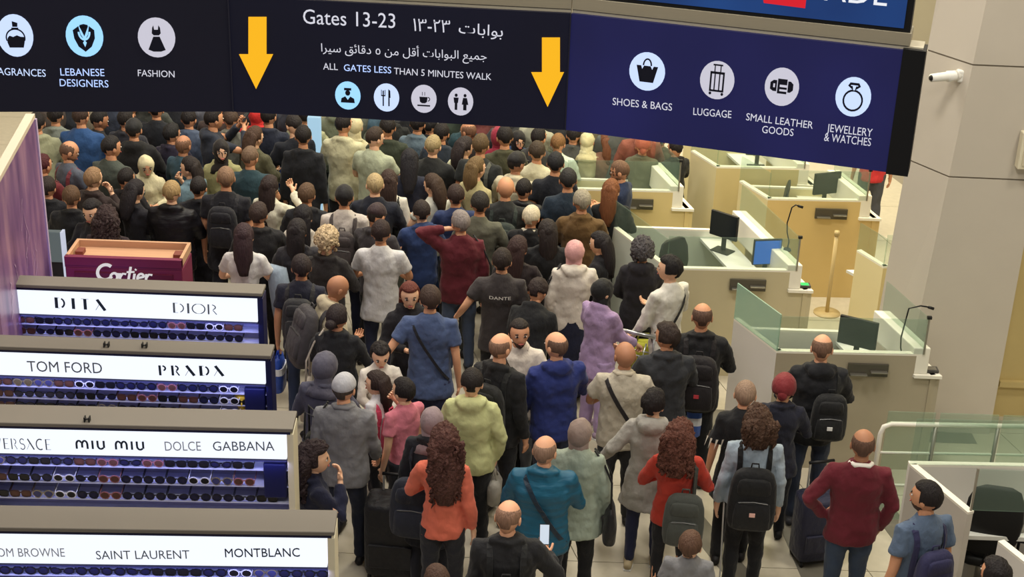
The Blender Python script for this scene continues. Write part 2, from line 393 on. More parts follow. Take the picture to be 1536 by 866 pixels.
icon(p0, 127, 54, 31, 28, litb, [[(-.6, .3), (-.28, .5), (-.2, .1), (0, -.2), (.2, .1), (.28, .5), (.55, .3), (.55, -.1), (.35, -.5), (0, -.75), (-.35, -.5), (-.55, -.1)], [(-.2, .4), (.2, .4), (.22, .55), (0, .6), (-.22, .55)], [(-.24, .5), (0, -.0), (.24, .5)]], ringp(0, .22, .34, .42, .1, 180, 360, 12) + [[(-.1, -.3), (0, -.18), (.1, -.3), (0, -.52)]])
icon(p0, 235, 56, 30, 28, litg, [[(-.2, .5), (-.13, .62), (-.1, .4), (.1, .4), (.14, .62), (.22, .5), (.24, .22), (.14, .12), (-.14, .12), (-.24, .22)], [(-.17, .05), (.17, .05), (.45, -.62), (.2, -.7), (-.2, -.7), (-.47, -.6)]])
for cx, cy, dsc, pol in [
    (522, 143, litb, [circ(12, .2, 0, .2), R_(-.28, .38, .28, .55), [(-.55, -.5), (.55, -.5), (.5, -.2), (.2, -.05), (0, -.3), (-.2, -.05), (-.5, -.2)]]),
    (580, 146, lit, [R_(-.3, -.6, -.2, .5), R_(-.42, .1, -.08, .18), R_(-.42, .1, -.37, .55), R_(-.13, .1, -.08, .55), R_(.15, -.6, .25, .0), [(.15, 0), (.32, 0), (.3, .5), (.15, .62)]]),
    (636, 148, litg, [[(-.35, .15), (.3, .15), (.25, -.2), (.1, -.3), (-.15, -.3), (-.3, -.2)], R_(-.5, -.52, .5, -.42)] + ringp(.32, 0, .18, .16, .06, -90, 90, 8) + [R_(-.14, .25, -.1, .5), R_(.05, .25, .09, .5)]),
    (691, 152, litg, [circ(10, .12, -.35, .45), [(-.55, .28), (-.15, .28), (-.2, -.1), (-.25, -.1), (-.25, -.6), (-.45, -.6), (-.45, -.1), (-.5, -.1)], circ(10, .12, .35, .45), [(.2, .28), (.5, .28), (.62, -.2), (.48, -.2), (.48, -.6), (.22, -.6), (.22, -.2), (.1, -.2)]])]:
    icon(p1, cx, cy, 21, 19, dsc, pol)
icon(p2, 971, 107, 29, 27, lit, [[(-.6, .3), (-.35, .3), (-.28, .12), (-.18, .3), (.18, .3), (.28, .12), (.36, .3), (.6, .3), (.38, -.55), (-.38, -.55)]] + ringp(0, .32, .26, .38, .08, 0, 180, 12))
icon(p2, 1076, 120, 29, 26, litg, [R_(-.42, -.55, -.32, .45), R_(.32, -.55, .42, .45), R_(-.42, .33, .42, .45), R_(-.42, -.6, .42, -.5), R_(-.17, -.55, -.1, .45), R_(.1, -.55, .17, .45), R_(-.2, .45, -.14, .8), R_(.14, .45, .2, .8), R_(-.28, .76, .28, .84), circ(8, .08, -.35, -.7), circ(8, .08, .35, -.7)])
icon(p2, 1173, 130, 29, 26, litg, [[(-.68, .2), (-.5, .33), (-.3, .33), (-.3, -.25), (-.5, -.25), (-.68, -.15)], R_(-.25, -.35, .3, .42), [(.35, .33), (.5, .33), (.66, .2), (.66, -.12), (.5, -.25), (.35, -.25)]], [R_(-.12, .0, .3, .12), R_(-.12, -.22, .3, -.12), R_(-.5, -.05, -.4, .15)])
icon(p2, 1280, 145, 30, 27, lit, ringp(0, -.18, .58, .56, .1) + [[(-.25, .72), (.25, .72), (.36, .55), (0, .3), (-.36, .55)]], [R_(-.2, .56, .2, .6), [(-.04, .35), (.04, .35), (.1, .56), (-.1, .56)]])
def arrow(pl, x0, y0, x1, y1, hx0, hx1, hy, shx0, shx1):
    pts = [(shx0, y0), (shx1, y0), (shx1, hy), (hx1, hy), ((hx0 + hx1) / 2, y1), (hx0, hy), (shx0, hy)]
    P = [pl.px(*p) - SO for p in pts]; n = len(P); m_ = MB()
    m_.add([tuple(p + pl.n * .003) for p in P] + [tuple(p + pl.n * .009) for p in P], [tuple(range(n)), tuple(range(2 * n - 1, n - 1, -1))] + [(i, i + n, (i + 1) % n + n, (i + 1) % n) for i in range(n)])
    obj('arrow', m_, yel, sign, clean=True)
arrow(p1, 0, 25, 0, 133, 359, 410, 81, 373, 400)
arrow(p1, 0, 56, 0, 160, 797, 846, 108, 813, 840)
T = lambda s, a, b, cap, pl, m=txt: text_px(s, a, b, cap, pl, m, sign)
T('AGRANCES', (-3, 112), (69, 115), 11, p0, lit)
T('LEBANESE', (91, 113), (157, 114), 11, p0, txtb); T('DESIGNERS', (90, 129), (163, 131), 11, p0, txtb)
T('FASHION', (207, 114), (262, 116), 10, p0)
T('Gates 13-23', (455, 35), (593, 42), 22, p1)
AR = lambda s: s[::-1]
T('\u0661\u0663-\u0662\u0663', (620, 46), (675, 49), 19, p1)
T(AR('\uFE91\uFEEE\uFE8D\uFE91\uFE8E\uFE95'), (688, 49), (754, 55), 16, p1)
T(AR('\uFE9F\uFEE4\uFEF4\uFECA \uFE8D\uFEDF\uFE92\uFEEE\uFE8D\uFE91\uFE8E\uFE95 \uFE83\uFED7\uFEDE \uFEE3\uFEE6 \u0665 \uFEA9\uFED7\uFE8E\uFE8B\uFED6 \uFEB3\uFEF4\uFEAE\uFE8D'), (482, 77), (730, 90), 12, p1)
T('ALL', (485, 104), (507, 105), 10, p1); T('GATES LESS', (516, 106), (587, 110), 10, p1, txtb); T('THAN 5 MINUTES WALK', (591, 111), (737, 120), 10, p1)
T('SHOES & BAGS', (919, 157), (1008, 166), 11, p2)
T('LUGGAGE', (1040, 172), (1097, 177), 11, p2)
T('SMALL LEATHER', (1119, 180), (1219, 193), 11, p2); T('GOODS', (1143, 199), (1190, 204), 11, p2)
T('JEWELLERY', (1240, 197), (1308, 205), 12, p2); T('& WATCHES', (1236, 211), (1306, 219), 12, p2)
# ================================================================== left: advertising wall, display units
mauve = bpy.data.materials.new('ad_print'); mauve.use_nodes = True
def _m():
    nt = mauve.node_tree; N = nt.nodes; L = nt.links; b = N['Principled BSDF']; tc = N.new('ShaderNodeTexCoord')
    no = N.new('ShaderNodeTexNoise'); no.inputs['Scale'].default_value = 1.6; no.inputs['Detail'].default_value = 4
    mp = N.new('ShaderNodeMapping'); mp.inputs['Scale'].default_value = (3, 3, .6)
    cr_ = N.new('ShaderNodeValToRGB'); e = cr_.color_ramp.elements
    e[0].position = .3; e[0].color = s2l((92, 62, 112)) + (1,); e[1].position = .72; e[1].color = s2l((176, 136, 160)) + (1,)
    x = e.new(.5); x.color = s2l((134, 98, 140)) + (1,)
    L.new(tc.outputs['Object'], mp.inputs[0]); L.new(mp.outputs[0], no.inputs['Vector']); L.new(no.outputs['Fac'], cr_.inputs[0]); L.new(cr_.outputs[0], b.inputs['Base Color'])
    b.inputs['Roughness'].default_value = .35
_m()
a = at(51, 171, 3.0); b = at(-20, 300, 3.0)
aw = thing('advertising_wall', 'tall mauve printed advertising wall with a cream top edge at the far left', 'wall panel', (a.x, a.y, 0))
dv = Vector((b.x - a.x, b.y - a.y, 0)); nv = Vector((dv.y, -dv.x, 0)).normalized() * -.07
if nv.x > 0: nv = -nv
def wq(m_, p, q, n, z0, z1):
    c = [p, q, q + n, p + n]; m_.hexa([(v.x, v.y, z0) for v in c] + [(v.x, v.y, z1) for v in c])
m_ = MB(); wq(m_, Vector((0, 0, 0)), dv, nv, 0, 2.96); obj('printed_panel', m_, mauve, aw, clean=True)
m_ = MB(); wq(m_, Vector((.004, .01, 0)), dv + Vector((.004, 0, 0)), nv * 1.1, 2.96, 3.0); obj('top_edge', m_, mat((214, 200, 180), .5), aw, clean=True)
m_ = MB(); m_.box((-.02, .0, 0), (.012, .03, 2.95)); obj('corner_strip', m_, mat((196, 180, 210), .4), aw)
# silvery branching print
rnd = random.Random(4); m_ = MB()
for k in range(16):
    t = .25 + .6 * rnd.random(); z = .9 + 1.4 * rnd.random(); p = dv * t + Vector((.006, 0, z))
    for j in range(5):
        q = p + dv.normalized() * rnd.uniform(-.09, .05) + Vector((0, 0, rnd.uniform(.03, .11)))
        w_ = Vector((0, 0, .008)); m_.add([p - w_, q - w_, q + w_, p + w_], [(0, 1, 2, 3)]); p = q
obj('printed_twigs', m_, mat((190, 160, 190), .4), aw)
area('display_glow', (-3.95, 11.9, .9), .3, 5, (.35, .2, 1), target=(-4.4, 12.2, 1.6), sy=1.2)

# small screen totem
p = at(76, 347, 1.35)
tt = thing('information_totem', 'grey screen totem on a dark base between the mauve wall and the maroon display unit', 'totem', (p.x, p.y, 0))
m_ = MB(); m_.box((-.11, -.02, 1.02), (.1, .05, 1.35)); obj('screen', m_, mat((150, 166, 170), .4, emit=.25), tt, bevel=.01)
m_ = MB(); m_.box((-.11, 0, 0), (.1, .1, 1.02)); obj('base', m_, mat((26, 24, 34), .5), tt)
m_ = MB(); m_.box((.1, -.03, 0), (.125, .06, 1.35)); obj('glowing_edge', m_, mat((214, 220, 240), .4, emit=.8), tt)  # white edge strip, its brightness put in as emission

# maroon unit with copper tray top
F0 = at(96, 385, 1.8); F1 = at(273, 389, 1.8)
mu = thing('display_counter', 'maroon display unit with a copper tray top and white script lettering', 'display unit', (F0.x, F0.y, 0))
wid = (F1 - F0).length; mar = mat((112, 34, 66), .5, 'paint'); mar2 = mat((92, 22, 48), .5, 'paint'); cop = mat((192, 150, 118), .35, 'wood')
m_ = MB(); m_.box((0, 0, 0), (wid, .42, 1.70)); obj('body', m_, mar, mu, bevel=.01)
m_ = MB(); m_.box((.08, -.012, .3), (wid - .08, 0, 1.66)); obj('front_panel', m_, mar2, mu, bevel=.004)
m_ = MB(); m_.box((0, 0, 1.70), (wid, .05, 1.80)); obj('fascia', m_, mar, mu)
for q in [((0, -.005, 1.72), (wid, .03, 1.802)), ((0, .39, 1.72), (wid, .42, 1.80)), ((0, .03, 1.72), (.03, .39, 1.80)), ((wid - .03, .03, 1.72), (wid, .39, 1.80))]:
    m_ = MB(); m_.box(*q); obj('rim', m_, mar if q[0][1] < 0 else cop, mu, bevel=.004)
m_ = MB(); m_.box((.03, .03, 1.70), (wid - .03, .39, 1.735)); obj('tray_bottom', m_, cop, mu)
for x in (.08, wid - .08):
    m_ = MB(); m_.box((x - .035, .18, 1.735), (x + .035, .28, 1.775)); obj('corner_block', m_, mat((120, 60, 50), .5), mu, bevel=.004)
plc = Plane((F0.x, F0.y - .014, 1.5), (1, 0, 0), (0, 0, 1))
# flowing script letters drawn with round strokes
S = {'C': (.62, [(.075, arc(.42, .42, .36, .36, 50, 330, 18))]), 'a': (.4, [(.06, arc(.18, .2, .16, .19, 20, 380, 14)), (.06, [(.36, .4), (.33, .1), (.44, 0)])]),
     'r': (.3, [(.06, [(.02, .4), (.04, 0)]), (.05, [(.04, .2), (.14, .38), (.3, .36)])]), 't': (.26, [(.06, [(.14, .72), (.1, .1), (.22, 0)]), (.045, [(-.02, .46), (.34, .48)])]),
     'i': (.16, [(.06, [(.06, .4), (.05, .05), (.14, 0)]), (.05, [(.07, .56), (.11, .62)])]), 'e': (.36, [(.055, [(.06, .2), (.3, .26)] + arc(.17, .2, .15, .2, 20, 310, 14))])}
m3 = stroke_mesh(S, 'Cartier', .03)
for v in m3.vertices: v.co.x += v.co.y * .18
text_px('', (145, 421), (230, 424), 22, plc, mat((245, 240, 238), .4, emit=.7), mu, mesh=m3)

# ---- eyewear display stands
lbm = mat((236, 242, 255), .5, emit=1.15); roofm = mat((112, 106, 98), .6, 'paint'); trim = mat((22, 24, 60), .4); back = mat((150, 150, 188), .45, 'paint')
shelfm = mat((196, 200, 232), .3); navyp = mat((18, 22, 66), .35); creamp = mat((214, 206, 182), .5)
LENS = [mat((28, 30, 62), .15), mat((20, 20, 26), .15), mat((88, 56, 48), .2), mat((60, 62, 110), .2), mat((96, 84, 60), .2)]
FRM = [mat((16, 16, 22), .3), mat((70, 44, 38), .35), mat((222, 222, 232), .35), mat((150, 140, 120), .3, metal=.6), mat((150, 96, 100), .4)]
def glasses_proto(kind):
    lm, fm, shape = kind
    t = thing('sunglasses', '', 'sunglasses'); hw = .0305; lh = {'round': .024, 'cat': .019, 'aviator': .026, 'square': .021}[shape]
    def outline(s, k, n=12):
        o_ = []
        for i in range(n):
            a_ = 2 * math.pi * i / n; x = math.cos(a_); z = math.sin(a_)
            if shape == 'square': x = math.copysign(abs(x) ** .6, x); z = math.copysign(abs(z) ** .6, z)
            if shape == 'cat': z += .25 * x * s * (z > -.2)
            if shape == 'aviator' and z < 0: x *= .8
            o_.append((x * .029 * k, z * lh * k))
        return o_
    fb = MB()
    for s in (-1, 1):
        cx = s * .036; lens = MB(); P_ = outline(s, .92)
        fr = lambda u, v, dd, cx=cx, s=s: Vector((cx + u, dd + .006 * abs(u * s + .0), v))
        lens.prism(P_, fr, -.002, .0); obj('lens', lens, lm, t, clean=True)
        O = outline(s, 1.1); I = outline(s, .9); n = len(O)
        vs_ = [(cx + x, -.004, z) for x, z in O] + [(cx + x, -.004, z) for x, z in I] + [(cx + x, .002, z) for x, z in O] + [(cx + x, .002, z) for x, z in I]
        fb.add(vs_, [(i, (i + 1) % n, (i + 1) % n + n, i + n) for i in range(n)] + [(i + 2 * n, i, (i + 1) % n, (i + 1) % n + 2 * n) for i in range(n)][::1] + [(i + 3 * n, i + 2 * n, (i + 1) % n + 2 * n, (i + 1) % n + 3 * n) for i in range(n)])
        x0, x1 = sorted((s * .066, s * .07)); fb.box((x0, 0, .006), (x1, .12, .012))
    fb.box((-.009, -.004, .006), (.009, .002, .011))
    obj('frame', fb, fm, t); return t
KINDS = [(LENS[0], FRM[0], 'round', 'navy round'), (LENS[1], FRM[0], 'square', 'black square'), (LENS[0], FRM[0], 'cat', 'dark cat-eye'), (LENS[2], FRM[1], 'square', 'brown square'),
         (LENS[3], FRM[3], 'aviator', 'blue-lensed metal aviator'), (LENS[1], FRM[2], 'round', 'white-framed round'), (LENS[4], FRM[3], 'aviator', 'olive-lensed metal'), (LENS[2], FRM[4], 'round', 'rose-framed round')]
protos = [glasses_proto(k[:3]) for k in KINDS]; used_p = set()
ORD = ['leftmost', 'second', 'third', 'fourth', 'fifth', 'sixth', 'seventh', 'eighth', 'ninth', 'tenth', 'eleventh', 'twelfth', 'thirteenth', 'fourteenth']
def place_glasses(k, loc, rz, label, group, tilt=.15):
    o = protos[k] if k not in used_p else copy_tree(protos[k]); used_p.add(k)
    o.location = loc; o.rotation_euler = (tilt, 0, rz); o.scale = (1.1, 1.1, 1.25); o['label'] = label; o['group'] = group; return o
G_ = {}   # thin letters with vanishing hairlines
V = .085; h = .012
G_ = {'D': (.55, [(V, [(.08, 0), (.08, .7)]), (.05, arc(.2, .35, .3, .33, -60, 60)), (h, [(.08, .68), (.25, .68)]), (h, [(.08, .02), (.25, .02)])]),
      'I': (.16, [(V, [(.08, 0), (.08, .7)])]), 'T': (.4, [(V, [(.2, 0), (.2, .7)]), (h, [(0, .69), (.4, .69)])]),
      'A': (.55, [(V, [(.1, .7), (.5, 0)]), (h, [(.24, .45), (.0, 0)])]), 'P': (.45, [(V * .8, [(.06, 0), (.06, .7)]), (.05, arc(.15, .5, .22, .18, -60, 70))]),
      'R': (.5, [(V * .8, [(.06, 0), (.06, .7)]), (.05, arc(.15, .5, .22, .18, -60, 70)), (.04, [(.25, .3), (.42, 0)])]),
      'O': (.6, [(.05, arc(.3, .35, .28, .34, 110, 250)), (.05, arc(.3, .35, .28, .34, -70, 70)), (h, arc(.3, .35, .28, .34, 0, 360, 20))])}
G2 = {k: (a_, [(max(.012, hw * .55), p) for hw, p in st]) for k, (a_, st) in G_.items()}
G2.update({'V': (.55, [(.045, [(.03, .7), (.28, 0)]), (.014, [(.28, 0), (.5, .7)])]), 'E': (.42, [(.045, [(.06, 0), (.06, .7)]), (.014, [(.06, .68), (.38, .68)]), (.014, [(.06, .36), (.3, .36)]), (.014, [(.06, .02), (.38, .02)])]),
           'S': (.4, [(.03, arc(.2, .52, .15, .17, 30, 250) + arc(.2, .18, .16, .18, 70, -150))]), 'C': (.55, [(.04, arc(.3, .35, .27, .34, 60, 300, 16)), ]), 'L': (.4, [(.045, [(.06, 0), (.06, .7)]), (.014, [(.06, .02), (.38, .02)])])})
G3 = {'m': (.8, [(.07, arc(.2, .35, .17, .3, 180, 30)), (.07, [(.03, 0), (.03, .36)]), (.07, arc(.58, .35, .17, .3, 160, 0)), (.07, [(.4, .1), (.4, .5)]), (.07, [(.75, .0), (.75, .36)])]),
      'i': (.14, [(.07, [(.07, 0), (.07, .68)])]), 'u': (.5, [(.07, [(.05, .68), (.05, .3)]), (.07, arc(.25, .3, .2, .28, 180, 320)), (.07, [(.46, .1), (.46, .68)])])}
greyt = mat((96, 104, 116), .5); inkt = mat((34, 46, 62), .5); palet = mat((168, 174, 188), .5)
KI = [ # name, TL, TR, BR of the light box, width, end panel
    ('farthest', (20, 433), (385, 447), (385, 484), 2.02, navyp), ('second farthest', (0, 527), (397, 541), (397, 577), 2.1, navyp),
    ('second nearest', (0, 645), (429, 651), (429, 690), 2.12, creamp), ('nearest', (0, 806), (490, 806), (488, 852), 2.2, creamp)]
ROWS = ['top', 'middle', 'bottom']
kplanes = []
for ki, (kn, TL, TR, BR, kw, endm) in enumerate(KI):
    ZK = 1.96; r_ = at(*TR, ZK); l_ = at(*TL, ZK); ux = Vector((r_.x - l_.x, (r_.y - l_.y) * .6, 0)).normalized()
    pl = Plane(r_, ux, (0, 0, 1)); zb = pl.px(*BR).z; kplanes.append(pl)
    rz = math.atan2(ux.y, ux.x)
    desc = ['behind all the others, standing just before the maroon unit', 'second from the back with a yellow face stand', 'second from the front with a cream end post', 'at the lower left corner of the view']
    DP = [.17, .18, .24, .23][ki]; t = thing('eyewear_display', 'lit eyewear display stand, ' + desc[ki], 'display stand', (r_.x, r_.y, 0), rz, 'eyewear displays one behind the other')
    R = lambda a, b, nm, m, **k_: obj(nm, (lambda q: (q.box(a, b), q)[1])(MB()), m, t, **k_)
    R((-kw - .03, -.02, ZK + .02), (.05, DP, ZK + .05), 'roof', roofm, bevel=.006)
    R((-kw - .02, -.012, ZK), (.03, DP - .01, ZK + .02), 'roof_trim', trim)
    R((-kw, 0, zb), (0, .07, ZK), 'light_box', lbm, bevel=.006)
    R((-kw, -.004, zb - .018), (0, .08, zb), 'light_box_trim', trim)
    R((0.005, -.01, 0), (.05, DP - .01, ZK), 'end_panel', endm, bevel=.004)
    R((-kw - .05, -.01, 0), (-kw - .005, DP - .01, ZK), 'end_panel', roofm)
    R((-kw, DP - .05, .6), (0, DP - .01, ZK), 'back_panel', back)
    R((-kw, .0, 0), (0, DP - .01, .62), 'base_cabinet', creamp)
    for j in range(6):
        z = zb - .105 - j * (.10 if ki < 2 else .135)
        R((-kw, .035, z - .01), (0, DP - .05, z), 'shelf', shelfm)
        if j < 3 and not (ki == 3 and j > 0):
            n = int(kw / .157)
            for i in range(n):
                x = -kw + .085 + i * .157
                if ki == 1 and j < 2 and i == n - 1: continue
                if ki in (2,) and i == n - 1 and j < 2: continue
                k = random.Random(ki * 97 + j * 31 + i * 7).choices(range(8), [5, 5, 4, 2, 2, .7, .5, .8])[0]
                if ki == 1 and i == n - 2: k = 5
                if ki == 2 and i == 5: k = 7
                if i == 0: k = 3 if ki < 2 else k
                p_ = t.matrix_basis @ Vector((x, .05, z + .032))
                mt = Matrix.Rotation(rz, 4, 'Z'); p_ = Vector((r_.x, r_.y, 0)) + mt @ Vector((x, .03, z + .036))
                place_glasses(k, p_, rz, '%s sunglasses, %s from left, %s shelf, %s eyewear display' % (KINDS[k][3], ORD[i], ROWS[j], kn), 'sunglasses on the %s display' % kn)
    if ki in (1, 2):   # dark filler panel at the end of the shelves
        R((-.17, .02, zb - .33), (-.01, .12, zb - .05), 'dark_box', navyp, bevel=.01)
    c_ = Vector((r_.x, r_.y, 0)) + Matrix.Rotation(rz, 4, 'Z') @ Vector((-kw / 2, -.03, zb - .02))
    tgt = Vector((r_.x, r_.y, 0)) + Matrix.Rotation(rz, 4, 'Z') @ Vector((-kw / 2, .22, zb - .35))
    area('display_strip_light', c_, kw, 2.4, (.42, .45, 1.0), target=tgt, sy=.03)
    if ki in (0, 1, 2):   # small fittings on the roof
        xs_ = [(160, 520), (217, 521)] if ki == 1 else ([(131, 632)] if ki == 2 else [])
        for q in xs_:
            w = at(q[0], q[1], ZK + .05); f_ = thing('roof_clip', 'small black clip on the roof of the %s eyewear display at its %s' % (kn, 'left' if q[0] < 200 else 'right'), 'clip', tuple(w), rz)
            m_ = MB(); m_.box((-.02, -.02, 0), (-.012, .02, .035)); m_.box((.012, -.02, 0), (.02, .02, .035)); obj('jaw', m_, black, f_)
            m_ = MB(); m_.box((-.02, -.008, .012), (.02, .008, .02)); obj('pin', m_, black, f_)
    def K(a_, b_, cap, m, body='', mesh=None, pl=pl, t=t, rz=rz):
        o = text_px(body, a_, b_, cap, Plane(pl.p - pl.n * -.002, pl.x, pl.y), m, None, mesh=mesh)
        o.parent = t; o.data.transform(Matrix.Rotation(-rz, 4, 'Z') @ Matrix.Translation(-t.location)); return o
    if ki == 0:
        K((83, 462), (160, 466), 16, inkt, mesh=stroke_mesh(G_, 'DITA', .35)); K((260, 469), (326, 472), 15, greyt, mesh=stroke_mesh(G2, 'DIOR', .08))
    if ki == 1:
        K((42, 557), (154, 560), 16, greyt, 'TOM FORD'); K((239, 563), (337, 564), 15, inkt, mesh=stroke_mesh(G_, 'PRADA', .25))
    if ki == 2:
        K((-8, 673), (77, 675), 16, greyt, mesh=stroke_mesh(G2, 'VERSACE', .1)); K((114, 673), (217, 675), 13, inkt, mesh=stroke_mesh(G3, 'miu miu', .22))
        K((248, 676), (302, 676), 14, palet, 'DOLCE'); K((320, 676), (412, 676), 14, greyt, 'GABBANA')
    if ki == 3:
        K((-14, 835), (98, 835), 13, palet, 'TOM BROWNE'); K((145, 839), (285, 838), 13, greyt, 'SAINT LAURENT'); K((338, 836), (450, 835), 13, inkt, 'MONTBLANC', ).modifiers.new('bold', 'SOLIDIFY').thickness = .003
# yellow face-shaped stand with sunglasses on the second display
pl = kplanes[1]; w = on_plane(364, 612, pl.p + Vector((0, .07, 0)), pl.n)
yf = thing('face_stand', 'yellow head-shaped stand wearing dark sunglasses at the right end of a display', 'display stand', tuple(w))
ym = mat((226, 190, 60), .45)
m_ = MB(); m_.loft([(0, .03, -.06), (0, .03, -.01), (0, .03, .02), (0, .03, .07), (0, .03, .115), (0, .03, .135)], [.035, .04, .055, .062, .056, .03], [.03, .04, .045, .05, .045, .02], 14); m_.ell((0, -.02, .045), (.012, .018, .022)); obj('head', m_, ym, yf, True)
m_ = MB(); m_.box((-.05, 0, -.075), (.05, .07, -.06)); obj('base', m_, ym, yf)
place_glasses(1, w + Vector((0, -.03, .06)), 0, 'dark sunglasses worn by the yellow head-shaped stand', 'sunglasses on the second farthest display', 0)
for k, pr in enumerate(protos):
    if k not in used_p:
        for ch in list(pr.children): bpy.data.objects.remove(ch)
        bpy.data.objects.remove(pr)

# ================================================================== right: passport booths
bp = mat((200, 190, 168), .5, 'paint'); bl = mat((216, 212, 206), .5, 'paint'); edge = mat((236, 232, 220), .45); desk = mat((222, 222, 218), .4); steel = mat((150, 146, 138), .35, metal=.8); blk = mat((22, 22, 24), .5); dgrey = mat((70, 68, 66), .6)
gl = glass((180, 206, 190), .09); gl2 = glass((176, 212, 194), .5, .3)
def seg_box(t, nm, m, p, q, z0, z1, th, side=1, **k):
    m_ = MB(); m_.slab((p[0] - t.location.x, p[1] - t.location.y), (q[0] - t.location.x, q[1] - t.location.y), z0, z1, th, side); return obj(nm, m_, m, t, clean=True, **k)
def monitor(pos, rz, label, w=.36, h=.27, lit_=None, base=.92, tilt=0):
    t = thing('monitor', label, 'monitor', (pos[0], pos[1], base), rz)
    m_ = MB(); m_.box((-w / 2, -.015, .16), (w / 2, .02, .16 + h)); obj('housing', m_, blk, t, bevel=.008)
    m_ = MB(); m_.box((-w / 2 + .012, .0202, .172), (w / 2 - .012, .022, .148 + h)); obj('screen', m_, lit_ or mat((30, 34, 40), .2), t)
    m_ = MB(); m_.box((-.025, -.03, .01), (.025, -.012, .26)); obj('stand', m_, blk, t)
    m_ = MB(); m_.box((-.11, -.09, 0), (.11, .07, .012)); obj('foot', m_, blk, t, bevel=.004); return t
def mic(pos, label, z, h=.42, lean=(.16, .0)):
    t = thing('microphone', label, 'microphone', (pos[0], pos[1], z))
    pts = [Vector((0, 0, 0)), Vector((.01, 0, .1)), Vector((-.02, 0, .2)), Vector((-.03, 0, .3)), Vector((0, 0, h - .03)), Vector((lean[0] * .6, lean[1], h)), Vector((lean[0], lean[1], h - .01))]
    m_ = MB(); m_.tube(pts, .007, 6, (0, 1, 0)); obj('gooseneck', m_, blk, t, True)
    m_ = MB(); m_.tube([pts[-1], pts[-1] + Vector((.05, 0, -.015))], .014, 8, (0, 1, 0)); obj('head', m_, blk, t, True)
    m_ = MB(); m_.loft([(0, 0, 0), (0, 0, .02)], [.045, .035], [.045, .035], 12); obj('base', m_, blk, t, True); return t
def chair(pos, rz, label):
    t = thing('office_chair', label, 'chair', (pos[0], pos[1], 0), rz)
    m_ = MB(); m_.loft([(0, 0, .44), (0, 0, .47), (0, 0, .51), (0, 0, .53)], [.2, .23, .23, .2], [.2, .22, .22, .19], 16, pw=.6); obj('seat', m_, blk, t, True)
    m_ = MB(); m_.loft([(0, -.20, .56), (0, -.23, .62), (0, -.25, .75), (0, -.26, .92), (0, -.25, 1.08), (0, -.235, 1.17), (0, -.225, 1.20)], [.12, .17, .21, .225, .21, .17, .10], [.02, .03, .035, .033, .028, .02, .01], 18, pw=.85); obj('backrest', m_, blk, t, True)
    m_ = MB(); m_.tube([(0, -.05, .44), (0, -.22, .5), (0, -.26, .75)], .02, 6); obj('back_support', m_, blk, t, True)
    m_ = MB(); m_.tube([(0, 0, .08), (0, 0, .45)], .03, 10); obj('column', m_, steel, t, True)
    for k in range(5):
        a_ = k * 2 * math.pi / 5; m_ = MB(); e = Vector((math.cos(a_) * .28, math.sin(a_) * .28, .06)); m_.tube([(0, 0, .1), tuple(e)], [.025, .015], 6, (0, 0, 1)); l_ = obj('leg', m_, blk, t)
        m_ = MB(); m_.ell(e + Vector((0, 0, -.03)), (.025, .025, .03), 8, 5); obj('castor', m_, blk, l_, True)
    for s in (-1, 1):
        m_ = MB(); m_.tube([(s * .2, 0, .47), (s * .26, 0, .5), (s * .26, 0, .66)], .013, 6, (0, 1, 0)); m_.box((s * .26 - .03, -.12, .66), (s * .26 + .03, .12, .685)); obj('armrest', m_, blk, t)
    return t
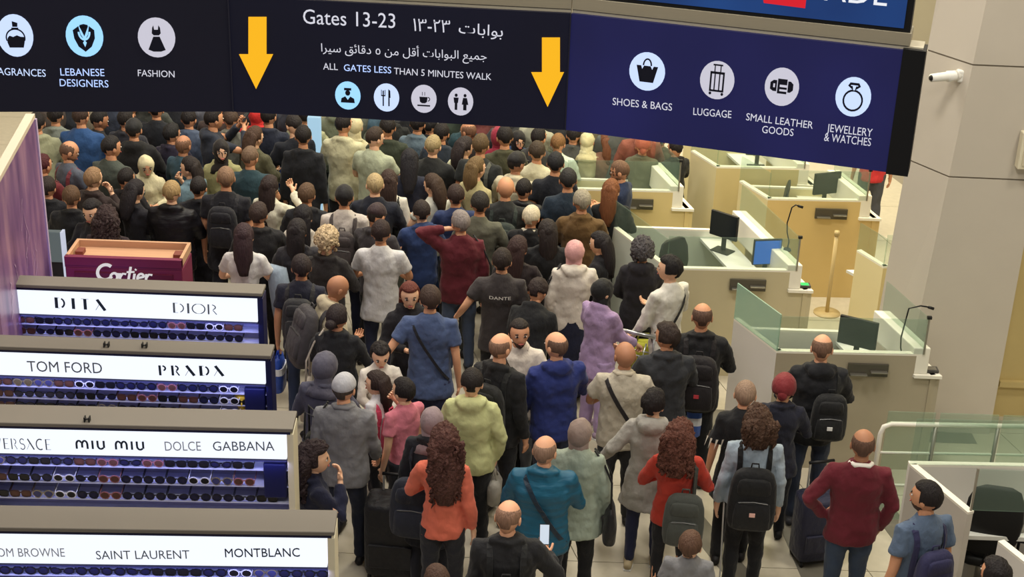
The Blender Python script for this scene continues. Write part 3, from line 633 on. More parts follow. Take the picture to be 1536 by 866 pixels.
def booth(L, w, depth, label, front, side, front_len_left=.72, trays=True, zt=1.2, ledge=True, glassback=True):
    """booth with its left front corner at L; the aisle side splays to the left"""
    t = thing('passport_booth', label, 'booth', (L.x, L.y, 0), 0, 'passport control booths'); L = Vector((L.x, L.y, 0)); Rr = L + Vector((w, .04, 0))
    sp = Vector((-.424, .906, 0)); bk = SK
    LB = L + sp * front_len_left
    seg_box(t, 'front_panel', front, L, Rr, 0, zt - .02, .05, 1); seg_box(t, 'front_edge', edge, L, Rr, zt - .02, zt, .055, 1)
    seg_box(t, 'side_panel', side, L, LB, 0, zt - .02, .05, -1); seg_box(t, 'side_edge', edge, L, LB, zt - .02, zt, .055, -1)
    RB = Rr + bk * depth; LB2 = RB - Vector((w * .92, 0, 0))
    seg_box(t, 'right_panel', front, Rr + Vector((.2, 0, 0)), RB + Vector((.2, 0, 0)), 0, zt - .2, .05, 1)
    m_ = MB(); q = [Rr + Vector((-.03, 0, 0)), Rr + Vector((.12, 0, 0)), RB + Vector((.12, 0, 0)), RB + Vector((-.03, 0, 0))]
    m_.hexa([(p.x - L.x, p.y - L.y, zt - .2) for p in q] + [(p.x - L.x, p.y - L.y, zt + .06) for p in q]); obj('upper_ledge', m_, edge, t, clean=True, bevel=.01)
    m_ = MB(); q = [Rr + Vector((0, -.03, 0)), Rr + Vector((.25, -.03, 0)), RB + Vector((.25, 0, 0)), RB + Vector((0, 0, 0))]
    m_.hexa([(p.x - L.x, p.y - L.y, zt - .23) for p in q] + [(p.x - L.x, p.y - L.y, zt - .2) for p in q]); obj('lower_ledge', m_, edge, t, clean=True)
    seg_box(t, 'front_skirt', front, Rr, Rr + Vector((.24, 0, 0)), 0, zt - .23, .05, 1)
    if w > .5: seg_box(t, 'back_panel', side, LB2, RB, 0, 1.0, .04, 1); seg_box(t, 'back_edge', edge, LB2, RB, 1.0, 1.02, .045, 1)
    m_ = MB(); q = [L + Vector((.05, .06, 0)), Rr + Vector((-.05, .06, 0)), Rr + bk * .55 + Vector((-.05, 0, 0)), L + bk * .55 + Vector((-.1, 0, 0))]
    m_.hexa([(p.x - L.x, p.y - L.y, .89) for p in q] + [(p.x - L.x, p.y - L.y, .92) for p in q]); obj('desk', m_, desk, t, clean=True)
    m_ = MB(); q = [Rr + bk * .5 + Vector((-.35, 0, 0)), Rr + bk * .5 + Vector((-.04, 0, 0)), RB + Vector((-.04, 0, 0)), RB + Vector((-.35, 0, 0))]
    m_.hexa([(p.x - L.x, p.y - L.y, .89) for p in q] + [(p.x - L.x, p.y - L.y, .92) for p in q]); obj('return_desk', m_, desk, t, clean=True)
    seg_box(t, 'glass_panel', gl2 if trays == 2 else gl, L, LB, zt, zt + (.36 if trays == 2 else .3), .012, -1)
    seg_box(t, 'glass_panel', gl, L, Rr + Vector((.06, 0, 0)), zt, zt + .34, .012, 1)
    seg_box(t, 'glass_panel', gl, Rr + Vector((.06, 0, 0)), RB + Vector((.06, 0, 0)), zt + .06, zt + .36, .012, 1)
    m_ = MB(); p = Rr + Vector((.06, 0, 0)) - L; m_.box((p.x - .008, p.y - .008, zt), (p.x + .008, p.y + .008, zt + .36)); g_ = obj('glass_post', m_, steel, t)
    m_ = MB(); m_.box((p.x - .02, p.y - .015, zt + .35), (p.x + .02, p.y + .015, zt + .375)); obj('clamp', m_, blk, g_)
    if trays:
        x0 = w * .52
        m_ = MB(); m_.box((x0, -.006, .98), (x0 + .36, .02, 1.10)); tr = obj('document_slot', m_, mat((92, 88, 80), .4, metal=.5), t)
        for k in (0, 1):
            m_ = MB(); m_.box((x0 + .02 + k * .18, -.05, 1.0 - k * -.03), (x0 + .17 + k * .18, .0, 1.012 + k * .03)); obj('tray', m_, steel, tr, bevel=.003)
    return t, L, Rr, RB
A0 = at(1165, 527, 1.2); tA, LA, RA, RBA = booth(A0, 1.26, .8, 'nearest full grey booth with green side glass, where a man in a black hoodie stands', mat((166, 156, 136), .5, 'paint'), bl, trays=2)
B0_ = at(1000, 402, 1.2); tB, LB_, RB_, RBB = booth(B0_, 1.24, 1.5, 'booth with a lit blue monitor, behind the young man in the white shirt', mat((190, 180, 150), .5, 'paint'), mat((210, 216, 204), .5, 'paint'), 1.2)
C0 = at(850, 283, 1.2); tC, LC, RC, RBC = booth(C0, 1.2, .8, 'farther booth with a seated officer in a navy polo behind the glass', mat((210, 190, 136), .5, 'paint'), mat((214, 206, 170), .5, 'paint'), .5)
E0 = at(1152, 298, 1.2); tE, LE, RE, RBE = booth(E0, 1.05, .85, 'tall tan booth beneath the jewellery icon of the sign, left of the big column', mat((212, 186, 128), .5, 'paint'), mat((216, 204, 160), .5, 'paint'), .6)
D0 = at(1075, 250, 1.2); tD, LD, RD, RBD = booth(D0, .98, 1.3, 'farthest booth just under the dark blue end of the sign', mat((200, 184, 136), .5, 'paint'), mat((216, 206, 164), .5, 'paint'), .6, trays=False)
H0 = at(1325, 400, 1.2); tH, LH, RH, RBH = booth(H0, .4, .6, 'booth mostly hidden behind the big column, its pale side panel showing', mat((220, 204, 150), .5, 'paint'), mat((222, 210, 166), .5, 'paint'), .45, trays=False)
scb = mat((40, 110, 200), .3, emit=1.0)
p = at(1290, 520, .75); monitor((LA.x + .80, LA.y + .40), math.radians(152), 'black monitor turned away on the nearest full booth', .36, .28)
mic((RA.x - .1, RA.y + .12), 'black gooseneck microphone on the nearest full booth', 1.0, .62, (.17, 0))
monitor((RB_.x - .18, RB_.y + .42), math.radians(190), 'monitor lit bright blue on the booth behind the young man in white', .3, .28, scb, .92)
bpy.data.objects[-1] if False else None
monitor((RBB.x - .15, RBB.y - .35), math.radians(140), 'black monitor behind the lit blue one in the same booth', .34, .28, None, .92)
mic((RB_.x + .02, RB_.y + .4), 'black gooseneck microphone right of the lit blue monitor', 1.25, .5, (.06, 0))
chair((LB_.x - .02, LB_.y + .95), math.radians(40), 'black office chair inside the booth behind the curly grey-haired woman')
chair((LE.x + .55, LE.y + .5), math.radians(-100), 'dark office chair inside the tall tan booth')
chair((LC.x + .3, LC.y + 1.0), math.radians(200), 'dark office chair left of the officer in the farther booth')
chair((LC.x + .55, LC.y + .85), math.radians(150), 'dark office chair right beside the officer in the farther booth')
monitor((LD.x + .6, LD.y + .8), math.radians(180), 'small black monitor inside the farthest booth', .3, .24, None, .92)
monitor((RE.x - .3, RE.y + .5), math.radians(200), 'dark monitor on the tall tan booth', .34, .26, None, .92)
def keyboard(pos, rz, label, z=.925):
    t = thing('keyboard', label, 'keyboard', (pos[0], pos[1], z), rz); m_ = MB(); m_.box((-.2, -.06, 0), (.2, .06, .015)); obj('case', m_, blk, t, bevel=.004)
    m_ = MB()
    for i in range(14):
        for j in range(4): m_.box((-.19 + i * .027, -.05 + j * .025, .015), (-.168 + i * .027, -.03 + j * .025, .02))
    obj('keys', m_, dgrey, t)
keyboard((LA.x + .55, LA.y + .3), .1, 'black keyboard on the desk of the nearest full booth')
def deskphone(pos, z, label):
    t = thing('desk_telephone', label, 'telephone', (pos[0], pos[1], z), .3); m_ = MB(); m_.box((-.09, -.09, 0), (.09, .09, .03)); obj('base', m_, blk, t, bevel=.008)
    m_ = MB(); m_.tube([(-.06, -.08, .05), (-.065, -.03, .065), (-.065, .03, .065), (-.06, .08, .05)], [.026, .015, .015, .026], 8, (0, 0, 1)); obj('handset', m_, blk, t, True)
deskphone((RA.x - .22, RA.y + .3), .92, 'black desk telephone beside the monitor of the nearest full booth')
deskphone((RB_.x - .5, RB_.y + .3), .92, 'black desk telephone left of the lit blue monitor')
for (bx, nm, b) in ((RA, 'nearest full', 0), (RB_, 'blue-monitor', 1)):
    t = thing('fingerprint_reader', 'small %s document reader on the lower ledge of the %s booth' % (('grey', 'green-lit')[b], nm), 'reader', (bx.x + .17, bx.y + .06, 1.0))
    m_ = MB(); m_.box((-.06, -.04, 0), (.06, .05, .03)); obj('body', m_, dgrey, t, bevel=.006)
    m_ = MB(); m_.box((-.04, -.03, .03), (.04, .03, .033)); obj('plate', m_, mat((60, 220, 110), .4, emit=1.2) if b else steel, t)
# stanchion pole
p = at(1240, 470, 0); st = thing('stanchion', 'slim tan queue post standing on the floor between two booths', 'post', (p.x, p.y, 0))
m_ = MB(); m_.tube([(0, 0, 0), (0, 0, .95)], .022, 10); obj('pole', m_, mat((200, 178, 130), .4), st, True)
m_ = MB(); m_.loft([(0, 0, 0), (0, 0, .012), (0, 0, .02)], [.15, .15, .04], [.15, .15, .04], 18); obj('base', m_, mat((190, 170, 126), .4), st, True)
m_ = MB(); m_.tube([(0, 0, .95), (0, 0, 1.0)], .03, 10); obj('cap', m_, mat((190, 170, 126), .4), st, True)
# near right booth, open at the front
P1 = at(1365, 697, 1.2); P2 = at(1452, 769, 1.2)
nb = thing('passport_booth', 'closest booth at the right edge with a black office chair inside', 'booth', (P1.x, P1.y, 0), 0, 'passport control booths')
seg_box(nb, 'side_panel', mat((196, 190, 182), .5, 'paint'), P1, P2, 0, 1.18, .05, 1); seg_box(nb, 'side_edge', edge, P1, P2, 1.18, 1.2, .055, 1)
Pr = Vector((P1.x + 1.9, P1.y + .06, 0)); seg_box(nb, 'back_panel', bl, P1, Pr, 0, 1.18, .05, 1); seg_box(nb, 'back_edge', edge, P1, Pr, 1.18, 1.2, .055, 1)
m_ = MB(); m_.box((.3, -.36, .76), (1.9, -.02, .80)); obj('desk', m_, desk, nb, bevel=.004)
m_ = MB(); m_.box((.30, -.34, 0), (.34, -.05, .76)); obj('desk_leg', m_, desk, nb)
m_ = MB(); m_.box((.1, -2.2, 0), (2.4, -.05, .012)); obj('floor_mat', m_, mat((96, 90, 84), .7), nb)
P3 = at(1497, 812, 1.2); P4 = at(1560, 862, 1.2); seg_box(nb, 'front_panel', bl, P3, P4, 0, 1.18, .05, 1); seg_box(nb, 'front_panel_edge', edge, P3, P4, 1.18, 1.2, .055, 1)
seg_box(nb, 'glass_panel', gl, P1 + Vector((0, .0, 0)), Pr, 1.2, 1.6, .012, 1)
q = at(1456, 766, 1.2); seg_box(nb, 'glass_panel', gl, q, q + Vector((1.4, 0, 0)), 1.2, 1.55, .012, 1)
m_ = MB(); m_.box((q.x - P1.x - .008, q.y - P1.y - .008, .8), (q.x - P1.x + .008, q.y - P1.y + .008, 1.56)); obj('glass_post', m_, steel, nb)
m_ = MB(); m_.box((.55, -.3, .8), (.95, -.1, .83)); obj('document_tray', m_, steel, nb, bevel=.004)
p = at(1508, 730, 1.2); chair((p.x, p.y + .22), math.radians(-12), 'black office chair in the closest booth at the right edge')
# railing with glass
r0 = at(1330, 636, 1.0); r1 = r0 + Vector((1.9, .06, 0)); rl = thing('glass_railing', 'white tubular railing with glass infill behind the closest booth', 'railing', (r0.x, r0.y, 0))
wr = mat((226, 222, 212), .35)
lo = Vector((1.9, .06, 0)); m_ = MB(); m_.tube([(-.04, 0, 0), (-.04, 0, .9), (-.02, 0, .97), (.04, 0, 1.0), (lo.x, lo.y, 1.0)], .022, 8, (0, 1, 0)); obj('top_rail', m_, wr, rl, True)
m_ = MB(); m_.tube([(-.03, 0, .72), (lo.x, lo.y, .72)], .012, 6, (0, 1, 0)); obj('middle_rail', m_, wr, rl, True)
m_ = MB(); m_.tube([(-.03, 0, .4), (lo.x, lo.y, .4)], .012, 6, (0, 1, 0)); obj('middle_rail', m_, wr, rl, True)
for x in (.42, .95, 1.5):
    m_ = MB(); m_.tube([(x, x * .03, 0), (x, x * .03, 1.0)], .018, 8); obj('post', m_, steel, rl, True)
for a_, b_ in ((0.0, .4), (.44, .93), (.97, 1.48)):
    m_ = MB(); m_.box((a_, -.006, .06), (b_, .006, 1.12)); obj('glass_pane', m_, glass((180, 210, 190), .12), rl)
ADJ = {'hood1': (6.8, -0.9, -0.020), 'turban': (7.0, -1.9, -0.042), 'fringe': (-7.0, 2.1, 0.046), 'curlb': (0.4, 0.8, 0.016), 'coral': (4.3, 2.2, 0.049), 'mauve': (-4.3, -2.2, -0.049), 'girl': (-7.0, -1.1, -0.024), 'glass': (7.0, 2.7, 0.060), 'boy': (7.0, 1.7, 0.036), 'lime': (-0.1, 0.0, 0.001), 'baldpack': (-6.9, 1.7, 0.037), 'polo': (3.6, -1.8, -0.039), 'blueh': (3.6, 0.1, 0.002), 'curlg': (2.9, 0.3, 0.006), 'pinkh': (5.8, 2.3, 0.050), 'facel': (0.1, -0.6, -0.013), 'dante': (-4.6, 0.3, 0.006), 'bend': (3.0, 0.4, 0.009), 'bigblue': (0.3, -0.0, -0.000), 'burgh': (-2.6, 1.0, 0.021), 'bunw': (-7.0, -2.0, -0.043), 'baldbe': (3.0, -0.9, -0.020), 'navtee': (-3.9, -0.4, -0.009), 'denimj': (-3.7, 3.3, 0.072), 'bpman': (4.6, 0.6, 0.014), 'wlong': (0.1, -0.0, -0.001), 'blkj': (-7.0, 1.8, 0.039), 'brnh': (-3.7, -1.7, -0.038), 'creamb': (-7.0, -0.8, -0.017), 'blondc': (7.0, 5.0, 0.110), 'whpack': (7.0, 1.6, 0.036), 'capr': (7.0, 1.0, 0.022), 'blondm': (7.0, 2.0, 0.044), 'lpackw': (-7.0, 2.6, 0.056), 'navylong': (-7.0, 3.9, 0.085), 'whjean': (-6.6, 0.6, 0.013), 'bluesw': (7.0, -0.9, -0.021), 'greysw': (-7.0, 5.0, 0.110), 'khaki': (4.4, 4.1, 0.089), 'baldgr': (-7.0, 4.2, 0.093), 'marc': (-7.0, 2.2, 0.049), 'hunch': (-6.2, 1.7, 0.036), 'btee': (7.0, 2.3, 0.050), 'ttee': (7.0, 2.7, 0.059), 'leath': (3.8, 1.9, 0.041), 'auburn': (1.5, 0.9, 0.020), 'white_h': (7.0, -1.0, -0.023), 'brwn': (-7.0, 2.7, 0.059), 'officer': (2.0, -0.9, -0.019), 'mid1': (-7.0, 1.0, 0.023), 'mid2': (7.0, 2.0, 0.045), 'mid3': (-7.0, 2.1, 0.046), 'maroon': (-5.8, 0.4, 0.009), 'greyred': (2.0, -1.3, -0.029), 'denims': (1.4, 1.3, 0.028), 'green': (-7.0, 1.8, 0.039), 'blackhood': (-7.0, -0.6, -0.013), 'charc': (7.0, -1.9, -0.042), 'bk2': (-7.0, -5.0, -0.110), 'bk3': (-6.9, -4.4, -0.096), 'purp': (7.0, -5.0, -0.110), 'tealb': (7.0, -2.5, -0.055), 'creamhij': (7.0, -4.9, -0.106), 'dgirl': (2.6, 0.6, 0.013), 'fairr': (-7.0, 0.4, 0.009), 'blkw': (-6.3, -0.3, -0.006), 'puffb': (5.8, 2.7, 0.059), 'brw2': (-7.0, -0.9, -0.019), 'facew': (7.0, 2.1, 0.046), 'plum': (7.0, 5.0, 0.110), 'lw1': (-7.0, -1.6, -0.034), 'lw2': (-7.0, -1.2, -0.027), 'lw3': (7.0, -1.5, -0.033), 'lw4': (5.0, -1.5, -0.034), 'camo': (7.0, 2.8, 0.061), 'photo': (3.9, 2.8, 0.061), 'redh': (7.0, -3.9, -0.086), 'olive': (-7.0, 1.3, 0.029), 'bagman': (7.0, 1.3, 0.028), 'scar': (-7.0, -0.0, -0.001), 'nv2': (-7.0, -0.4, -0.008), 'lime2': (7.0, -1.2, -0.026), 'sidest': (7.0, 5.0, 0.109), 'tallg': (-0.4, -4.0, -0.088), 'creamh2': (-7.0, 0.4, 0.010), 'gtee': (-2.9, 3.4, 0.074), 'blhij': (0.8, -4.9, -0.108), 'dgreen': (-7.0, 4.5, 0.099), 'fairo': (-7.0, 3.9, 0.086), 'headp': (-5.9, -5.0, -0.110), 'whtop': (7.0, 2.7, 0.059), 'brownf': (-7.0, -3.9, -0.085), 'bttee': (-7.0, 5.0, 0.110), 'mag': (2.3, -0.4, -0.008), 'bluehij': (-7.0, -5.0, -0.110), 'stripe': (7.0, 2.9, 0.064), 'lblue': (-5.6, -0.5, -0.010), 'lcream': (-7.0, -5.0, -0.110), 'brn3': (6.0, -5.0, -0.110), 'dg2': (-7.0, -2.4, -0.052), 'dg3': (7.0, -4.4, -0.096), 'dg4': (3.0, -1.0, -0.021), 'dg5': (7.0, -5.0, -0.110), 'dg6': (7.0, -5.0, -0.110), 'redfar': (-5.6, -2.8, -0.062), 'redfar2': (5.6, 2.8, 0.062), 'far0': (-8.5, 1.7, 0.037), 'far1': (-10.0, -4.5, -0.099), 'far2': (10.0, -3.5, -0.076), 'far3': (-10.0, -2.7, -0.058), 'far4': (10.0, -3.6, -0.078), 'far5': (-5.7, 3.6, 0.079), 'far6': (-4.2, -6.6, -0.130), 'far7': (-9.7, -0.6, -0.013), 'far8': (-10.0, -0.9, -0.021), 'far9': (-10.0, -0.7, -0.015), 'far10': (10.0, -10.0, -0.130), 'far11': (-6.1, 4.4, 0.095), 'far12': (-10.0, -4.0, -0.088), 'far13': (-10.0, -10.0, -0.130), 'far14': (-7.1, -0.4, -0.008), 'far15': (10.0, -10.0, -0.130)}
# ================================================================== people
BAKE = []      # (object, callback) evaluated together in one go
TEX = bpy.data.textures.new('folds', 'CLOUDS'); TEX.noise_scale = .13; TEX.noise_depth = 1
TEX2 = bpy.data.textures.new('creases', 'CLOUDS'); TEX2.noise_scale = .05; TEX2.noise_depth = 1
SKINS = [(214, 160, 128), (196, 142, 110), (226, 180, 150), (170, 120, 92)]
def rotx(a): return Matrix.Rotation(a, 3, 'X')
def smooth(t): t = max(0, min(1, t)); return t * t * (3 - 2 * t)
ARMS = {  # wrist target, elbow pole, palm normal, thumb direction, finger curl
    'd': ((.140, .015, .485), (.3, -1, 0), (-1, .1, 0), (0, 1, 0), .35), 'p': ((.050, .150, .66), (1, -.3, -1), (-.3, .1, 1), (1, 0, .2), .7),
    'h': ((.120, .03, .56), (1, -.4, 0), (-1, 0, 0), (0, 1, 0), .6), 'b': ((.02, -.100, .545), (1, -.6, .1), (0, -1, 0), (0, 0, 1), .7),
    'f': ((.03, .125, .56), (1, -.2, -.3), (0, -1, 0), (0, 0, 1), .6), 'm': ((.035, .12, .80), (.6, .2, -1), (0, -1, 0), (0, 0, 1), .8),
    'H': ((.085, .0, .90), (1, .0, .2), (-1, 0, 0), (0, 1, 0), .7), 'o': ((.235, .06, .57), (.2, -1, 0), (-1, 0, 0), (0, 1, 0), .5),
    'g': ((.12, .19, .57), (.3, -1, -.3), (0, 0, -1), (-1, 0, 0), 1.1), 'u': ((.05, .18, .85), (1, 0, -1), (0, -.3, 1), (1, 0, 0), .9),
    'k': ((.118, .035, .505), (1, -.5, 0), (-1, 0, 0), (0, 1, 0), .4), 'r': ((.12, .13, .52), (.4, -1, 0), (-1, 0, 0), (0, 1, 0), 1.0),
    'q': ((.165, .15, .67), (.5, -1, -.3), (-.3, .1, 1), (1, 0, .2), .7), 'c': ((-.03, .12, .66), (1, 0, -.6), (0, -1, 0), (0, 0, 1), .6)}
def ik(a, t, l1, l2, pole):
    d = t - a; L = min(d.length, (l1 + l2) * .985); dn = d.normalized(); t = a + dn * L
    x = (l1 * l1 - l2 * l2 + L * L) / (2 * L); y = math.sqrt(max(l1 * l1 - x * x, 0))
    pl = Vector(pole); pl = (pl - dn * pl.dot(dn)).normalized()
    return a + dn * x + pl * y, t
def head_shape(k, turn):
    def fn(d):
        x, y, z = d
        rx, ry, rz = .077, .095, .111
        jaw = smooth(-z * 1.3)
        rx *= 1 - .28 * jaw
        sq = 1 + .06 * (1 - abs(z)) * abs(z) * 4 * (z > 0); p = Vector((x * rx * sq, y * ry * sq, z * rz))
        if y < 0: p.y *= 1 - .22 * jaw
        p.y += .012 * jaw * (1 if y > 0 else .3)
        # nose, brow, eye hollows, chin, lips
        def g(cx, cz, sx, sz): return math.exp(-((x - cx) / sx) ** 2 - ((z - cz) / sz) ** 2) if y > 0 else 0
        p.y += .020 * g(0, -.20, .13, .17) + .007 * g(0, .02, .10, .18) + .004 * g(0, .20, .5, .1) - .009 * g(.40, .02, .2, .13) - .009 * g(-.40, .02, .2, .13) + .006 * g(0, -.52, .3, .08) + .008 * g(0, -.85, .35, .2)
        return p * k
    return fn
def region(style, x, y, z):
    """how much hair covers the direction (x, y, z) of the head, y forward"""
    front = smooth((z - (.50 if style != 'receding' else .78)) / .2)
    side = smooth((z + (.25 if abs(x) > .5 else .6)) / .15)
    t = smooth((y + .05) / .4)     # 1 at the face
    r = side * (1 - t) + front * t
    if style in ('bald', 'balding'):
        top = smooth((z - (.45 if style == 'balding' else .25)) / .25)
        r = r * (1 - top)
        if style == 'bald': r *= .25
    return r
def build_head(mb, k, skin_slot, lod, beard):
    n = (20, 14) if lod else (14, 10)
    mb.mi = 0; mb.ell((0, 0, 0), None, n[0], n[1], head_shape(k, 0))
    for s in (-1, 1):
        mb.mi = 0; mb.ell((s * .076 * k, -.008 * k, -.008 * k), (.010 * k, .020 * k, .030 * k), 8, 6)
        mb.mi = 1; mb.ell((s * .031 * k, .084 * k, .004 * k), (.017 * k, .008 * k, .0085 * k), 8, 6)
        mb.mi = 2; mb.ell((s * .031 * k, .0895 * k, .004 * k), (.0085 * k, .0045 * k, .0082 * k), 8, 6)
        mb.mi = 2; mb.ell((s * .031 * k, .090 * k, .024 * k), (.021 * k, .006 * k, .0052 * k), 8, 4)
    mb.mi = 3; mb.ell((0, .0985 * k, -.055 * k), (.023 * k, .007 * k, .0075 * k), 10, 6)
    if beard:
        mb.mi = 4
        def bf(d):
            p = head_shape(k, 0)(Vector((d.x, abs(d.y) if d.y > -.2 else d.y, -abs(d.z)))); return p * 1.035
        bs = len(mb.v); mb.ell((0, .001, -.004 * k), None, 16, 10, lambda d: head_shape(k, 0)(d) * (1.02 if (d.z < -.34 and d.y > -.25 and not (abs(d.x) < .30 and -.62 < d.z < -.38)) else .93))
PEOPLE = {}
def person(key, px, py, h, a, label, top=('tee', (120, 120, 120)), bot=('trousers', (30, 32, 44)), hair=('short', (34, 26, 24)), arms='dd', skin=0, turn=0, tilt=0,
           lean=0, w=1.0, f=False, shoe=(30, 28, 30), beard=False, group=None, under=None, twist=0, xy=None, z0=0):
    ad = ADJ.get(key, (0, 0, 0)); px += ad[0]; py += ad[1]; h += ad[2]
    rr = random.Random(str(key) + 't'); w *= .955
    if hair[0] in ('balding', 'receding', 'crop'): hair = (hair[0], tuple(.62 * a_ + .38 * b_ * .8 for a_, b_ in zip(hair[1], SKINS[skin])))
    if arms == 'pp': tilt += rr.uniform(0, 13)
    if turn == 0: turn = rr.uniform(-16, 16)
    rz = -math.radians(a); le = math.radians(lean)
    R3 = rotx(-le); hip = Vector((0, 0, .52))
    def T(p):
        p = Vector(p)
        return (hip + R3 @ (p - hip) if p.z > .52 else p) * h
    tt_ = T((0, 0, 1.0)); k = (.55 + .45 * h / 1.72) * 1.09
    if xy is None:
        g_ = at(px, py, tt_.z + z0); Rz = Matrix.Rotation(rz, 3, 'Z'); base = g_ - Rz @ Vector((tt_.x, tt_.y, 0)); base.z = z0
    else: base = Vector((xy[0], xy[1], z0))
    dist = base.y; lod = 2 if dist < 12.2 else (1 if dist < 15 else 0)
    vox = {2: .0145, 1: .0195, 0: .027}[lod]
    t = thing('person', label, 'person', base, rz, group)
    smat = mat(SKINS[skin], .55, 'skin')
    style, tc = top[0], top[1]; bulk = {'tee': 1.02, 'shirt': 1.04, 'long': 1.04, 'hoodie': 1.10, 'jacket': 1.10, 'puffer': 1.18, 'coat': 1.12, 'abaya': 1.1, 'vest': 1.1}[style]
    sw = (.088 if f else .099) * (.5 + .5 * w)
    # ---------------- arms
    arm = []
    for s, c in ((-1, arms[0]), (1, arms[1])):
        wt, pole, pn, th, curl = ARMS[c]
        m = lambda v, s=s: Vector((v[0] * s, v[1], v[2]))
        sh = Vector((s * sw, 0, .800)); wv = m(wt)
        if c in 'dk': wv.x = s * (abs(wv.x) * (.6 + .4 * w) + (.012 if bulk > 1.1 else 0))
        el, wr_ = ik(sh, wv, .165, .150, m(pole))
        arm.append((s, T(sh), T(el), T(wr_), R3 @ m(pn), R3 @ m(th), curl, c))
    # ---------------- body: one skinned surface, fingers included
    V_ = []; E_ = []; Rr_ = []
    def vtx(p, r, par=None):
        V_.append(tuple(p)); Rr_.append(r)
        if par is not None: E_.append((par, len(V_) - 1))
        return len(V_) - 1
    pel = vtx(T((0, 0, .53)), .055 * h); ab = vtx(T((0, 0, .64)), .050 * h, pel); ch = vtx(T((0, -.004, .76)), .054 * h, ab)
    nk = vtx(T((0, -.004, .835)), .034 * h, ch); hc = Vector((0, .008, 1.0)); hcw = T(hc) - (R3 @ Vector((0, 0, .115 * k))) 
    nk2 = vtx(T((0, .0, .86)) if h > 1.4 else T((0, 0, .85)), .033 * k * 1.72 * .95, nk); vtx(hcw - R3 @ Vector((0, .012, .045)) * k, .052 * k, nk2)
    for s, sh, el, wr_, pn, th, curl, c in arm:
        a1 = vtx(sh + Vector((-s * .01, 0, -.01)), .030 * h, ch); a2 = vtx(sh.lerp(el, .5), .027 * h, a1); a3 = vtx(el, .0225 * h, a2); a3b = vtx(el.lerp(wr_, .45), .021 * h, a3); a4 = vtx(wr_, .0150 * h, a3b)
        d = (wr_ - el).normalized()
        if c == 'd': d = (d + Vector((0, .1, -.6))).normalized()
        if c in 'h': d = Vector((-s * .6, .5, -.3)).normalized()
        n_ = (pn - d * pn.dot(d)).normalized(); e_ = (th - d * th.dot(d) - n_ * th.dot(n_))
        e_ = e_.normalized() if e_.length > .05 else d.cross(n_); q = k
        pm = vtx(wr_ + d * .045 * q, .021 * q, a4); pe = vtx(wr_ + d * .085 * q, .019 * q, pm)
        for i, L in enumerate((.072, .080, .074, .058)):
            off = (1.5 - i) * .0185 * q; p = wr_ + d * .088 * q + e_ * off; par = vtx(p, .0092 * q, pe); dd = d
            for j in range(3):
                an = curl * (j + .6) * .8; dd = (d * math.cos(an) + n_ * math.sin(an)); p = p + dd * (L * q * (.42, .32, .26)[j]); par = vtx(p, (.0088, .008, .0068)[j] * q, par)
        p = wr_ + d * .03 * q + e_ * .026 * q; par = vtx(p, .011 * q, pm); dd = (d * .7 + e_ * .7 + n_ * .3).normalized()
        for j in range(2): p = p + dd * .028 * q; par = vtx(p, .0088 * q, par); dd = (dd + d * .3 + n_ * .3 * curl).normalized()
    step = random.Random(key).uniform(-.02, .05); legs = []
    for s in (-1, 1):
        hp = Vector((s * .050, 0, .50)); kn = Vector((s * .058, .012 + s * step * .5, .275)); an = Vector((s * .062, -.01 + s * step, .05)); legs.append((s, hp * h, kn * h, an * h))
        l1 = vtx(hp * h, .042 * h, pel); l2 = vtx(kn * h, .028 * h, l1); l3 = vtx(kn.lerp(an, .4) * h + Vector((0, -.008, 0)), .027 * h, l2); l4 = vtx(an * h, .019 * h, l3); vtx(an * h + Vector((s * .012, .10, -.045 * h * .6)), .014 * h, l4)
    me = bpy.data.meshes.new('body'); me.from_pydata(V_, E_, []); body = bpy.data.objects.new('body', me); COL.objects.link(body); body.parent = t
    sm = body.modifiers.new('s', 'SKIN'); sm.use_smooth_shade = True
    for i, r in enumerate(Rr_): me.skin_vertices[0].data[i].radius = (r, r)
    me.skin_vertices[0].data[0].use_root = True
    sb = body.modifiers.new('u', 'SUBSURF'); sb.levels = sb.render_levels = 1
    # ---------------- head, joined on after baking
    hm = MB(); build_head(hm, k, 0, lod, beard)
    HR = R3 @ Matrix.Rotation(-math.radians(turn), 3, 'Z') @ rotx(-math.radians(tilt))
    hm.v = [tuple(hcw + HR @ Vector(v)) for v in hm.v]
    bmats = [smat, mat((214, 205, 198), .4), mat((34, 24, 22), .5), mat((168, 92, 84), .5), mat(tuple(.55 * a_ + .45 * b_ * .7 for a_, b_ in zip(hair[1] if hair[0] in ('short', 'balding', 'crop') else (44, 32, 28), SKINS[skin])), .8, 'hair')]
    def cb(o, hm=hm, bmats=bmats):
        bm = bmesh.new(); bm.from_mesh(o.data); 
        for fc in bm.faces: fc.material_index = 0
        m2 = hm.mesh('h', bmats); bm.from_mesh(m2)
        for fc in bm.faces: fc.smooth = True
        o.data.materials.clear(); [o.data.materials.append(x) for x in bmats]
        bm.to_mesh(o.data); bm.free()
    BAKE.append((body, cb))
    # ---------------- upper garment
    hem = {'tee': .455, 'shirt': .45, 'long': .47, 'hoodie': .455, 'jacket': .445, 'puffer': .44, 'coat': .27, 'abaya': .05, 'vest': .46}[style]
    if len(top) > 2: hem = top[2]
    wa = (.082 if f else .092)
    fs_ = .93 if f else 1.0
    zz = [hem, .50, .56, .63, .70, .75, .79, .818, .842, .862]
    rx = [.102, .102, .097, wa, .096 * fs_, .104 * fs_, .100 * fs_, .080 * fs_, .055, .038]; ry = [.070, .072, .068, .063, .067, .071, .066, .055, .046, .038]
